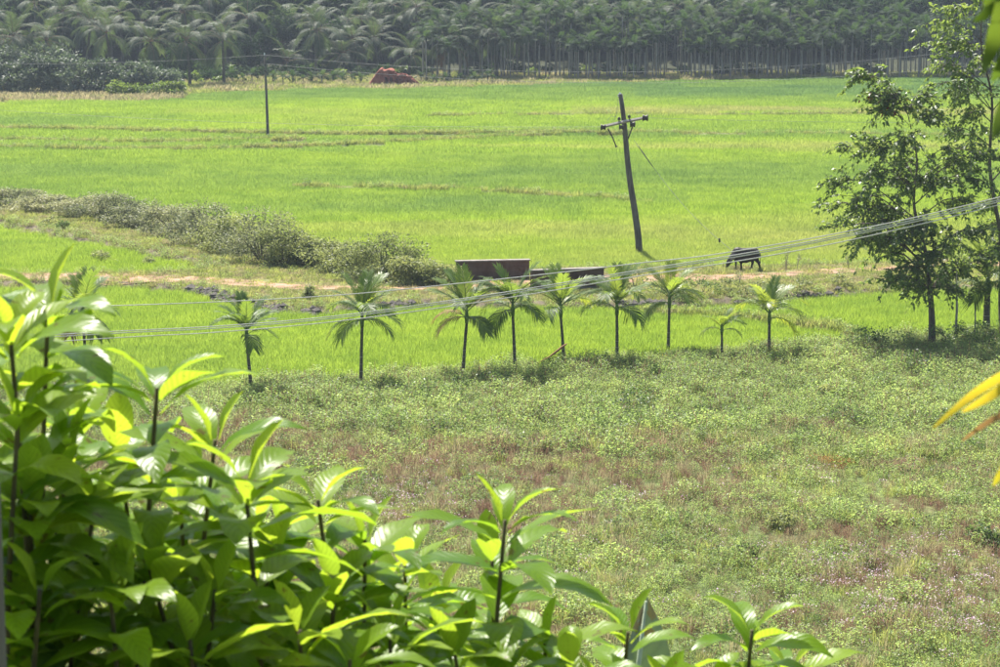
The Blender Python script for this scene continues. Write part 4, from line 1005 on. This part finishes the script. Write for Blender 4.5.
# ------------------------------------------------------------------ red earth mound (brick clamp)
mb_b = gpos(366, 87); p1 = gpos(419, 86); w_ = p1.x - mb_b.x
t = thing('brick_clamp', Vector(((mb_b.x + p1.x) / 2, mb_b.y + 1.5, mb_b.z)), 'red earth brick clamp with three fire holes at the foot of the grove', 'brick kiln')
r_ = np.random.default_rng(8); nu, nv = 60, 26
prof_x = np.array([-.52, -.44, -.26, -.22, -.12, 0.0, .04, .08, .20, .30, .42, .52]) * w_
prof_z = np.array([0, .22, .90, 1.0, .97, .99, .86, .64, .66, .58, .32, 0]) * 2.6
U = np.linspace(-.52, .52, nu) * w_; top_ = np.interp(U, prof_x, prof_z)
hole_x = [AT(px_, 80, mb_b.y).x - t.location.x for px_ in (386, 392, 398)]
vv = []
for j in range(nv):
    q = j / (nv - 1)                               # front foot -> top -> back foot
    for i in range(nu):
        if q < .42: z = top_[i] * (q / .42); y = -2.0 + .55 * (q / .42)
        elif q < .58: z = top_[i]; y = -1.45 + 2.9 * (q - .42) / .16
        else: z = top_[i] * (1 - (q - .58) / .42); y = 1.45 + .55 * (q - .58) / .42
        kx = np.clip(top_[i] / .9, .15, 1)
        n1 = float(fbm(np.array(U[i] * 1.3 + 30), np.array(z * 1.3 + y + 9))) - .5; n2 = float(vnoise(np.array(U[i] * 4 + 3), np.array(z * 4 + 20))) - .5
        inside = any(abs(U[i] - hx) < .20 for hx in hole_x) and .50 < z < 1.25 and q < .42
        vv.append((U[i] + n2 * .3, y * (.35 + .65 * kx) + n1 * .35 + (.9 if inside else 0), max(-.15, z + (n2 * .3 + n1 * .25) * (z > .05)) - (.15 if z < .02 else 0)))
ff = []
for j in range(nv - 1):
    for i in range(nu - 1): ff.append((j * nu + i, j * nu + i + 1, (j + 1) * nu + i + 1, (j + 1) * nu + i))
mb = MB(); mb.add(vv, ff); mound = mb.build('earth_stack', M['redearth'], t)
mb = MB(); q = random.Random(3)
for i in range(260):
    x = q.uniform(.06, .5) * w_; h = float(np.interp(x, prof_x, prof_z)); z = q.random() * h; y = -2.0 * (.35 + .65 * min(1, max(.15, h / .9))) + .55 * z / max(h, .1) + q.uniform(-.1, .1)
    if q.random() < .35: y = q.uniform(-1.3, 1.3); z = h + .04
    mb.box((x, y, z), (.34, .20, .16), Euler((q.uniform(-.6, .6), q.uniform(-.6, .6), q.uniform(0, 3))).to_matrix())
o = mb.build('loose_bricks', M['brickred'], t); o['kind'] = 'stuff'
for hx in hole_x:
    mb = MB(); mb.box((hx, -.55, .85), (.40, .5, .8)); o = mb.build('fire_hole', M['soot_and_shade'], t); o['label'] = 'dark sooty fire hole'  # dark box fills the recess: soot and the hole's shade in one colour

# ------------------------------------------------------------------ grazing buffalo (faces left)
bp0 = gpos(730, 270); bp1 = gpos(757, 270)
SB_ = 1.0
t = thing('buffalo', Vector(((bp0.x + bp1.x) / 2, bp0.y, float(height((bp0.x + bp1.x) / 2, bp0.y)))), 'black buffalo grazing head down at the edge of the dirt road', 'buffalo')
mb = MB()
def loft(secs, n=12):
    """secs: (x, z, half height, half width, y)"""
    vs = []; fs = []
    for (x, z, hh, hw_, y) in secs:
        for k in range(n):
            a = 2 * math.pi * k / n; ca1, sa1 = math.cos(a), math.sin(a)
            vs.append((x, y + hw_ * math.copysign(abs(ca1) ** .85, ca1), z + hh * math.copysign(abs(sa1) ** .9, sa1)))
    for i in range(len(secs) - 1):
        for k in range(n): fs.append((i * n + k, i * n + (k + 1) % n, (i + 1) * n + (k + 1) % n, (i + 1) * n + k))
    fs.append(tuple(range(n - 1, -1, -1))); fs.append(tuple((len(secs) - 1) * n + k for k in range(n)))
    mb.add(vs, fs)
# trunk, rump right (+x), shoulders left
loft([(.95, 1.0, .14, .10, 0), (.88, 1.0, .26, .21, 0), (.70, .99, .36, .29, 0), (.45, .94, .42, .34, 0), (.15, .88, .46, .38, 0), (-.12, .89, .46, .37, 0), (-.36, .96, .44, .32, 0), (-.55, .98, .37, .25, 0), (-.68, .92, .28, .18, 0)], 14)
# neck down to the head
mb.tube([(-.50, 0, .98), (-.66, 0, .84), (-.80, 0, .66), (-.88, 0, .52)], [.33, .28, .22, .18], 12, flat=.7)
mb.tube([(-.80, 0, .64), (-.89, 0, .50), (-.95, 0, .34), (-.985, 0, .20), (-1.0, 0, .13), (-1.0, 0, .10)], [.15, .19, .15, .115, .105, .07], 12, flat=.85)
# legs: front pair, hind pair
def leg(pts, rad): mb.tube(pts, rad, 8)
leg([(-.44, .15, .86), (-.47, .15, .58), (-.45, .15, .42), (-.44, .15, .22), (-.45, .15, .09), (-.47, .15, .0)], [.17, .105, .078, .058, .065, .082])
leg([(-.30, -.15, .86), (-.22, -.15, .58), (-.17, -.15, .42), (-.14, -.15, .22), (-.15, -.15, .09), (-.18, -.15, .0)], [.17, .105, .078, .058, .065, .082])
leg([(.62, .14, .92), (.50, .14, .66), (.56, .14, .42), (.50, .14, .20), (.50, .14, .08), (.47, .14, .0)], [.25, .16, .085, .062, .066, .082])
leg([(.76, -.14, .92), (.74, -.14, .66), (.90, -.14, .44), (.96, -.14, .20), (.98, -.14, .08), (.95, -.14, .0)], [.25, .165, .088, .062, .066, .082])
bme = mb.mesh('body', M['hide'], True); bm = bmesh.new(); bm.from_mesh(bme); bmesh.ops.recalc_face_normals(bm, faces=bm.faces); bm.to_mesh(bme); bm.free()
body = put('body', bme, t)
rm = body.modifiers.new('remesh', 'REMESH'); rm.mode = 'VOXEL'; rm.voxel_size = .028; rm.use_smooth_shade = True
sm_ = body.modifiers.new('smooth', 'SMOOTH'); sm_.factor = .6; sm_.iterations = 4
for s in (-1, 1):
    mb = MB(); mb.tube([(-.84, s * .10, .60), (-.80, s * .26, .64), (-.70, s * .38, .70), (-.58, s * .42, .78), (-.48, s * .38, .84)], [.05, .045, .036, .024, .006], 8); mb.build('horn', M['horn'], t, True)
    mb = MB(); mb.tube([(-.82, s * .13, .52), (-.80, s * .22, .50), (-.78, s * .30, .46), (-.77, s * .34, .43)], [.03, .07, .06, .01], 8, flat=.3); mb.build('ear', M['hide'], t, True)
mb = MB(); mb.tube([(.94, 0, 1.06), (1.0, 0, .96), (1.02, 0, .75), (1.0, .02, .55)], [.035, .028, .02, .016], 6); tl = mb.build('tail', M['hide'], t, True)
mb = MB(); mb.tube([(1.0, .02, .56), (1.0, .02, .46), (.99, .03, .34)], [.02, .04, .008], 6); mb.build('tail_tuft', M['hide'], tl, True)

# ------------------------------------------------------------------ trees at the right edge
def limb_tree(base, trunk, tips, label, seed, r0, leaf=(.26, .14), twigs=17, per=22, red=None, group='trees at the right edge'):
    r = random.Random(seed); rn = np.random.default_rng(seed)
    t = thing('broadleaf_tree', base, label, 'tree', group); base = Vector(base)
    tp = [Vector(p) - base for p in trunk]; tc = [Vector(p) for p in catmull([tuple(p) for p in tp], 6)]
    mb = MB(); n = len(tc); rads = [r0 * (1.25 if i == 0 else 1) * (1 - .92 * (i / n) ** .8) for i in range(n)]; mb.tube(tc, rads, 9); tr = mb.build('trunk', M['bark'], t, True)
    cen = []; dirs = []; redm = []
    for ti, tip in enumerate(tips):
        tip = Vector(tip) - base
        # start on the trunk a bit below the tip
        k = min(range(n), key=lambda i: abs(tc[i].z - (tip.z - .45 * (tip.xy - tc[i].xy).length)) + (0 if i > n * .3 else 5)); s = tc[k]
        mid = s.lerp(tip, .55) + Vector((r.uniform(-.3, .3), r.uniform(-.3, .3), .18 * (tip - s).length))
        lp = [Vector(p) for p in catmull([tuple(s), tuple(mid), tuple(tip)], 6)]
        m = MB(); m.tube(lp, [max(.012, rads[k] * .5 * (1 - .9 * i / len(lp))) for i in range(len(lp))], 6); lb = m.build('limb', M['bark'], tr)
        tw = MB()
        for j in range(twigs):
            q = r.uniform(.35, 1.0) if j else 1.0; p = lp[min(len(lp) - 1, int(q * (len(lp) - 1)))]
            out = Vector((p.x - tc[k].x, p.y - tc[k].y, 0)); out = out.normalized() if out.length > .1 else Vector((1, 0, 0))
            dv = (out * .7 + Vector((r.gauss(0, .8), r.gauss(0, .8), r.gauss(.1, .5)))).normalized(); ln = r.uniform(.6, 1.6)
            pts = [p, p + dv * ln * .5 + Vector((0, 0, .04)), p + dv * ln - Vector((0, 0, .28 * ln))]
            tw.tube(pts, [.018, .012, .005], 4)
            for _ in range(per):
                u = r.uniform(.15, 1.05); a = pts[0].lerp(pts[1], min(1, u * 2)) if u < .5 else pts[1].lerp(pts[2], (u - .5) * 2)
                cen.append(tuple(a + Vector((r.gauss(0, .07), r.gauss(0, .07), r.gauss(0, .05))))); dirs.append(tuple(dv * .6 + Vector((r.gauss(0, .5), r.gauss(0, .5), -.45)))); redm.append(red is not None and ti in red and r.random() < .045)
        tw.build('twigs', M['bark'], lb)
    v, f = leaf_np(np.array(cen), leaf[0], leaf[1], rn, .6, np.array(dirs))
    me = np_mesh('crown', v, f, [M['tree_leaf'], M['red_leaf']]); me.polygons.foreach_set('material_index', np.array(redm).astype(np.int32)); put('crown', me, t)
    return t
tb = gpos(932, 346); Yt = tb.y
def tips(l, Yc, seed, spread=2.2):
    r = random.Random(seed); return [AT(x, y, Yc + r.uniform(-spread, spread)) for x, y in l]
limb_tree(tb, [tb - Vector((0, 0, .3)), AT(932, 320, Yt), AT(930, 290, Yt), AT(925, 250, Yt + .1), AT(914, 205, Yt), AT(917, 160, Yt - .1), AT(908, 115, Yt)],
    tips([(857, 76), (872, 92), (886, 110), (840, 148), (836, 182), (826, 205), (833, 228), (858, 236), (880, 252), (888, 282), (893, 215), (905, 140), (918, 96), (936, 118), (950, 165), (962, 200), (975, 232), (942, 252), (912, 268), (955, 272), (846, 196), (868, 172), (898, 180), (984, 180), (895, 95), (968, 150), (992, 160), (870, 205), (905, 235), (930, 225), (960, 245), (900, 160), (935, 180), (852, 218), (875, 150), (925, 285), (950, 290), (905, 288), (868, 240), (985, 262)], Yt, 5),
    'leafy tree with dark trunk and drooping sprays at the right edge of the paddies', 900, .21, red=(1, 2))
tb2 = gpos(1003, 340); Y2 = tb2.y + 1
limb_tree(tb2, [tb2 - Vector((0, 0, .3)), AT(1001, 300, Y2), AT(1001, 240, Y2), AT(990, 170, Y2), AT(992, 100, Y2), AT(981, 40, Y2), AT(988, -40, Y2)],
    tips([(936, 45), (944, 66), (932, 22), (955, 8), (985, -5), (1012, 30), (966, 78), (952, 100), (972, 112), (1002, 135), (960, 130), (1012, 195), (994, 225), (1005, 262), (984, 205), (968, 45), (1020, 100), (1030, 240), (990, 285), (1012, 290), (1025, 160), (958, 90), (978, 60), (1008, 70), (940, 84)], Y2, 6, 1.8),
    'taller open crowned tree cut by the right edge, behind the leafy tree', 901, .18, twigs=12, per=18)
# palm and saplings under them
bpx = gpos(986, 338)
row_palm(bpx, AT(986, 292, bpx.y).z - bpx.z, 1.35, [('mid', 190, g_), ('mid', 215, g_), ('low', 175, g_), ('low', 230, g_), ('mid', 20, g_), ('low', 330, g_), ('up', 80, g_), ('mid', 280, g_), ('low', 285, g_), ('up', 200, g_)], 'ringed palm with long drooping fronds under the trees at the right edge', 950, group=None, trunk_r=.2)
for i, (x, y, yt, lab) in enumerate(((955, 346, 270, 'thin straight sapling right of the big tree trunk'), (974, 340, 300, 'slimmest sapling between the big tree and the right edge palm'))):
    p = gpos(x, y); h = AT(x, yt, p.y).z - p.z; t = thing('sapling', p, lab, 'tree')
    m = MB(); m.tube([(0, 0, -.2), (.04, 0, h * .5), (-.02, 0, h)], [.075 - .02 * i, .06 - .02 * i, .02], 6); m.build('trunk', M['bark_pale'], t, True)
    put('crown', crown_cloud(260, .7, .7, .8, .2, .1, M['tree_leaf'], 960 + i, 9), t, (0, 0, h))

# tall dry stalks beside the road
for i, (x, y, h, lab) in enumerate(((786, 272, 1.5, 'tall thin dry weed stalk standing by the road right of the buffalo'), (797, 270, 1.0, 'shorter dry weed stalk just right of the tall one by the road'), (848, 268, .9, 'low dry weed on the road verge left of the big tree'), (740, 285, .8, 'grey leafy weed on the near road verge below the buffalo'), (309, 297, .9, 'upright weed on the verge below the hedge'))):
    p = gpos(x, y); r = random.Random(i); t = thing('weed_stalk', p, lab, 'weed'); cl = []
    for k in range(4):
        a = r.uniform(0, 6.28); m = MB(); q = [Vector((0, 0, -.05)), Vector((math.cos(a) * .06, math.sin(a) * .06, h * .5)), Vector((math.cos(a) * .22, math.sin(a) * .22, h * r.uniform(.75, 1)))]; m.tube(q, [.016, .011, .005], 5); m.build('stalk', M['bark_pale'], t)
        for _ in range(22): u = r.uniform(.3, 1); cl.append(tuple(q[1].lerp(q[2], u) + Vector((r.gauss(0, .05), r.gauss(0, .05), r.gauss(0, .05)))))
    v, f = leaf_np(np.array(cl), .09, .04, np.random.default_rng(i), .4); put('leaves', np_mesh('leaves', v, f, M['hedge_leaf']), t)

# ------------------------------------------------------------------ foreground shrub
def shrub_leaf(name, mat, el0, el1, seed, wave=.014, fold=.20, wmax=.335, twist=0.0):
    """leaf one unit long from the origin along +X, arching from elevation el0 to el1"""
    r = random.Random(seed); nl, nw = 6, 4; vs = []; uv = []
    p = Vector((0, 0, 0)); sub = 4; cl = [p.copy()]; els = [el0]
    for i in range(nl * sub):
        el = el0 + (el1 - el0) * ((i + .5) / (nl * sub)) ** 1.1; p = p + Vector((math.cos(el), 0, math.sin(el))) / (nl * sub)
        if (i + 1) % sub == 0: cl.append(p.copy()); els.append(el)
    prof = [.035, .26, .43, .50, .44, .27, .0]
    for i in range(nl + 1):
        el = els[i]; Nn = Vector((-math.sin(el), 0, math.cos(el))); hw_ = prof[i] * wmax * r.uniform(.95, 1.05); tw = twist * i / nl
        for k in range(nw + 1):
            s = (k / nw - .5) * 2
            side = Vector((0, math.cos(tw), 0)) + Nn * math.sin(tw)
            off = side * s * hw_ + Nn * (fold * abs(s) * hw_ + wave * math.sin(i * 2.3 + (1.3 if s > 0 else 0) + seed) * abs(s))
            vs.append(cl[i] + off); uv.append((k / nw, i / nl))
    fs = [(i * (nw + 1) + k, (i + 1) * (nw + 1) + k, (i + 1) * (nw + 1) + k + 1, i * (nw + 1) + k + 1) for i in range(nl) for k in range(nw)]
    me = bpy.data.meshes.new(name); me.from_pydata([tuple(v) for v in vs], [], fs)
    ul = me.uv_layers.new(name='UVMap')
    for lp in me.loops: ul.data[lp.index].uv = uv[lp.vertex_index]
    me.polygons.foreach_set('use_smooth', [True] * len(fs)); me.materials.append(M[mat]); me.update()
    return me
LV = dict(
    bud=[shrub_leaf('leaf', 'shrub_young', R(74), R(50), 1, fold=.4, wmax=.46), shrub_leaf('leaf', 'shrub_young', R(58), R(5), 2, fold=.35, wmax=.44)],
    top=[shrub_leaf('leaf', 'shrub_young', R(48), R(-12), 3), shrub_leaf('leaf', 'shrub_leaf', R(42), R(-28), 4, twist=.2), shrub_leaf('leaf', 'shrub_young', R(36), R(2), 5, twist=-.2)],
    mid=[shrub_leaf('leaf', 'shrub_leaf', R(34), R(-40), 6, twist=.15), shrub_leaf('leaf', 'shrub_leaf', R(26), R(-44), 7), shrub_leaf('leaf', 'shrub_leaf', R(30), R(-22), 8, twist=-.25), shrub_leaf('leaf', 'shrub_young', R(34), R(-30), 14, twist=.1)],
    low=[shrub_leaf('leaf', 'shrub_old_shade', R(10), R(-60), 9, twist=.3), shrub_leaf('leaf', 'shrub_old_shade', R(-10), R(-70), 10, twist=-.2), shrub_leaf('leaf', 'shrub_leaf', R(5), R(-50), 11), shrub_leaf('leaf', 'shrub_old_shade', R(-35), R(-80), 12)])
n_leaf = [0]
def shrub_stem(sh, origin, apex, foot, L, seed, nodes=12, step=.038, az0=None):
    r = random.Random(seed); a = apex - origin; f = Vector(foot) - origin
    low = a + Vector((r.uniform(-.08, .08), r.uniform(-.05, .05), -nodes * step - .1)); low.x = low.x * .8 + f.x * .2
    mid = low.lerp(f, .5) + Vector((0, 0, .1))
    pts = [Vector(p) for p in catmull([tuple(f), tuple(mid), tuple(low), tuple(a.lerp(low, .45) + Vector((r.uniform(-.03, .03), r.uniform(-.03, .03), 0))), tuple(a)], 7)]
    m = MB(); n = len(pts); m.tube(pts, [.0055 * (1 - i / n) + .0025 for i in range(n)], 7); st = m.build('stem', M['stem'], sh, True)
    # walk down from the apex
    az = r.uniform(0, 180) if az0 is None else az0; dist = 0.0; k = n - 1; p = pts[-1].copy()
    for i in range(nodes):
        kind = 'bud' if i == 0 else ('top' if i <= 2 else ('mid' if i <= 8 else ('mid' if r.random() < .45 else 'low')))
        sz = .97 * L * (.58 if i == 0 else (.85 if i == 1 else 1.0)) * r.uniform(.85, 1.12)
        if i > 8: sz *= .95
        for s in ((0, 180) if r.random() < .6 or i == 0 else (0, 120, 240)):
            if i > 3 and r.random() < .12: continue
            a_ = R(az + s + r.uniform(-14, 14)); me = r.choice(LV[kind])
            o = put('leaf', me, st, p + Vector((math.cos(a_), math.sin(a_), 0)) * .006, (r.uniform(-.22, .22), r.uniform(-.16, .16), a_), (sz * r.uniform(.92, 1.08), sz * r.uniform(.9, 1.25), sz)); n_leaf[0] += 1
        az += 90 + r.uniform(-16, 16)
        d = step * (.45 if i < 2 else r.uniform(.85, 1.2))
        while d > 0 and k > 0:
            seg = (pts[k - 1] - p).length
            if seg <= d: d -= seg; k -= 1; p = pts[k].copy()
            else: p = p + (pts[k - 1] - p).normalized() * d; d = 0
SH = [  # (foot px offset x, Y, label, stems [(px, py, Y, L, az)])
    (-.72, 3.1, 'tallest glossy leaved shrub at the left edge of the foreground', [(48, 305, 3.05, .150, 10), (10, 330, 2.9, .15, 60), (18, 415, 2.85, .15, 30), (-30, 300, 3.2, .15, None), (75, 415, 3.25, .145, 20), (30, 500, 2.9, .15, 80), (95, 500, 2.95, .15, None), (-20, 480, 3.1, .15, None), (40, 590, 2.8, .14, None), (70, 455, 3.1, .145, None), (5, 560, 3.1, .14, None), (75, 640, 2.9, .14, 20), (140, 650, 3.0, .14, None), (110, 585, 2.85, .14, 40)]),
    (-.42, 3.2, 'sunlit shrub with upright pale leaf tip right of the tallest one', [(157, 388, 3.1, .15, 5), (215, 440, 3.25, .15, 15), (120, 455, 3.35, .15, None), (180, 500, 3.3, .15, 60), (245, 478, 3.1, .155, 0), (150, 570, 3.0, .15, None), (215, 590, 3.0, .145, 30), (270, 560, 3.3, .15, None), (190, 640, 2.9, .14, None), (200, 520, 3.5, .15, 10), (255, 520, 3.4, .145, None)]),
    (-.22, 3.4, 'spreading leafy shrub in the lower left foreground beside the tall solitary tip', [(318, 500, 3.3, .15, 0), (365, 540, 3.4, .145, 20), (335, 585, 3.2, .15, None), (300, 630, 3.0, .15, 40), (405, 565, 3.6, .145, 70), (390, 640, 3.2, .14, 10), (430, 610, 3.7, .14, None), (285, 530, 3.6, .15, None), (350, 660, 3.0, .14, None), (270, 610, 3.3, .14, 15), (420, 655, 3.4, .14, 30), (375, 600, 3.5, .14, None)]),
    (.02, 3.5, 'shrub with one tall tiered leafy shoot in the middle of the foreground', [(505, 520, 3.4, .155, 2), (492, 560, 3.55, .14, 95), (455, 655, 3.3, .14, 40), (545, 640, 3.5, .14, 20), (480, 640, 3.7, .14, None), (570, 668, 3.4, .135, None), (510, 668, 3.3, .13, 30), (440, 600, 3.9, .14, 10)]),
    (.18, 3.6, 'low shrub shoots just right of the tall tiered shoot', [(628, 632, 3.6, .135, 5), (600, 690, 3.4, .13, None), (665, 690, 3.6, .13, 40)]),
    (.38, 3.7, 'small separate shrub tip at the bottom right of the foreground leaves', [(752, 630, 3.7, .150, 8), (790, 668, 3.8, .14, None), (715, 690, 3.7, .14, 50)]),
]
def gz(x, y): return float(height(x, y))
for i, (fx, fy, lab, stems) in enumerate(SH):
    o_ = Vector((fx, fy, gz(fx, fy))); sh = thing('leafy_shrub', o_, lab, 'shrub', 'glossy leaved shrubs in the foreground')
    for j, (px_, py_, Y_, L_, az_) in enumerate(stems):
        q = random.Random(i * 40 + j); shrub_stem(sh, o_, AT(px_, py_, Y_), (fx + q.uniform(-.12, .12), fy + q.uniform(-.12, .12), o_.z - .1), L_, 1000 + i * 40 + j, nodes=19 if py_ < 560 else 13, az0=az_)
# big grey banana like leaf behind the shrub
px0 = Vector((.50, 5.2, 0)); px0.z = gz(.5, 5.2)
t = thing('banana_plant', px0, 'broad grey green banana leaf with pale midrib behind the low shoots', 'banana plant')
m = MB(); tipb = AT(638, 606, 5.2) - px0; ba = AT(624, 800, 5.2) - px0
m.tube([(0, 0, -.1), (0, 0, .6), (ba.x, ba.y, ba.z - .3)], [.10, .08, .05], 9); m.build('trunk', M['greenstem'], t, True)
for k, (a_, hw_, sx_) in enumerate(((0, .085, 1), (0, .07, -1))):
    pass
m = MB(); n = 8; vs = []; fs = []
for i in range(n + 1):
    u = i / n; c = ba.lerp(tipb, u) + Vector((0, .06 * math.sin(u * 2), 0)); wv = .10 * max(0, math.sin(math.pi * (.12 + .88 * u))) ** .8 + .002
    for s in (-1, -.5, 0, .5, 1): vs.append(c + Vector((s * wv * (1.0 if s > 0 else .45) + .02 * u, abs(s) * .05 + .02 * s, -.45 * abs(s) * wv)))
for i in range(n):
    for k in range(4): fs.append((i * 5 + k, i * 5 + k + 1, i * 5 + k + 6, i * 5 + k + 5))
m.add(vs, fs); me = m.mesh('leaf_blade', M['banana_leaf'], True)
ul = me.uv_layers.new(name='UVMap')
for lp in me.loops: ul.data[lp.index].uv = ((lp.vertex_index % 5) / 4, (lp.vertex_index // 5) / n * 1.6)
put('leaf_blade', me, t)
m = MB(); m.tube([ba + Vector((0, -.012, -.3)), ba + Vector((0, -.012, 0)), ba.lerp(tipb, .5) + Vector((.01, -.012 + .05, 0)), tipb + Vector((.02, .04, 0))], [.02, .012, .008, .003], 6); m.build('midrib', M['pale_rib'], t, True)

# grey stake at the left edge
p = AT(2, 486, 2.6); zb = gz(p.x, 2.6); m = MB()
hgt = p.z - zb; m.tube([(0, 0, -.3), (.004, 0, hgt * .5), (0, 0, hgt), (0, 0, hgt + .012)], [.008, .007, .006, .003], 9)
o = m.build('stake', M['wood'], None, True); o.location = (p.x - .008, 2.6, zb); tag(o, 'thin grey wooden stake at the left edge among the leaves', 'stake')

# palm fronds reaching in from the right, close to the camera
def leaflet(parent, pts, w, mat, cup=.25):
    c = [Vector(p) for p in catmull([tuple(p) for p in pts], 5)]; m = MB(); vs = []; fs = []; n = len(c)
    for i, p in enumerate(c):
        t_ = (c[min(i + 1, n - 1)] - c[max(0, i - 1)]).normalized(); s = t_.cross(Vector((0, 1, 0))).normalized(); u = i / (n - 1)
        hw_ = .72 * w * (.35 + .65 * math.sin(math.pi * (.25 + .45 * u))) * (1 - u ** 4) + .0006
        vs += [p + s * hw_ + Vector((0, -cup * hw_, 0)), p, p - s * hw_ + Vector((0, -cup * hw_, 0))]
    for i in range(n - 1):
        for k in range(2): fs.append((i * 3 + k, i * 3 + k + 1, i * 3 + k + 4, i * 3 + k + 3))
    m.add(vs, fs); return m.build('leaflet', M[mat], parent, True)
Yf = 2.1
o_ = AT(1060, 380, Yf); t = thing('palm_frond', o_, 'yellowing palm frond tip reaching in from the right edge', 'palm frond')
m = MB(); m.tube([AT(1075, 300, Yf) - o_, AT(1062, 380, Yf) - o_, AT(1040, 470, Yf) - o_, AT(1020, 540, Yf) - o_], [.009, .008, .006, .003], 7); m.build('rachis', M['greenstem'], t, True)
for pts, w, mt in (([(1064, 345), (1020, 366), (975, 393), (933, 428)], .0055, 'frond_yellow'), ([(1060, 385), (1015, 408), (985, 424), (962, 441)], .0035, 'areca_dead'), ([(1052, 420), (1020, 446), (1003, 470), (993, 486)], .0055, 'frond_yellow'), ([(1066, 340), (1025, 371), (990, 396), (962, 412)], .006, 'frond_yellow')):
    leaflet(t, [AT(x, y, Yf + random.uniform(-.02, .02)) - o_ for x, y in pts], w, mt)
o_ = AT(1040, -60, 2.0); t = thing('palm_frond', o_, 'dark green palm leaflets hanging from the top right corner', 'palm frond')
m = MB(); m.tube([AT(1100, -40, 2.0) - o_, AT(1040, -60, 2.0) - o_, AT(960, -50, 2.0) - o_], [.010, .008, .005], 7); m.build('rachis', M['greenstem'], t, True)
for pts, w, mt in (([(1000, -56), (996, -20), (988, 10), (973, 22)], .007, 'frond_green'), ([(1022, -58), (1006, 0), (994, 40), (982, 74)], .011, 'frond_green'), ([(1036, -60), (1020, 20), (1004, 60), (992, 82)], .010, 'frond_green'), ([(1060, -55), (1030, 60), (1005, 110), (993, 138)], .012, 'frond_green'), ([(1012, -57), (1002, -10), (990, -2), (984, 6)], .006, 'frond_green')):
    leaflet(t, [AT(x, y, 2.0 + random.uniform(-.02, .02)) - o_ for x, y in pts], w, mt)

# ------------------------------------------------------------------ haze
m, nd, lk = new_mat('haze_air')
nd.remove(nd['Principled BSDF'])
pv = nd.new('ShaderNodeVolumePrincipled'); pv.inputs['Color'].default_value = (.72, .84, 1.0, 1); pv.inputs['Density'].default_value = .00017; pv.inputs['Anisotropy'].default_value = .2
lk.new(pv.outputs[0], nd['Material Output'].inputs['Volume'])
mb = MB(); mb.box((0, 750, 22), (3100, 2300, 60)); hz = mb.build('haze', m); tag(hz, 'thin blue haze hanging over the plain', 'haze', kind='stuff')
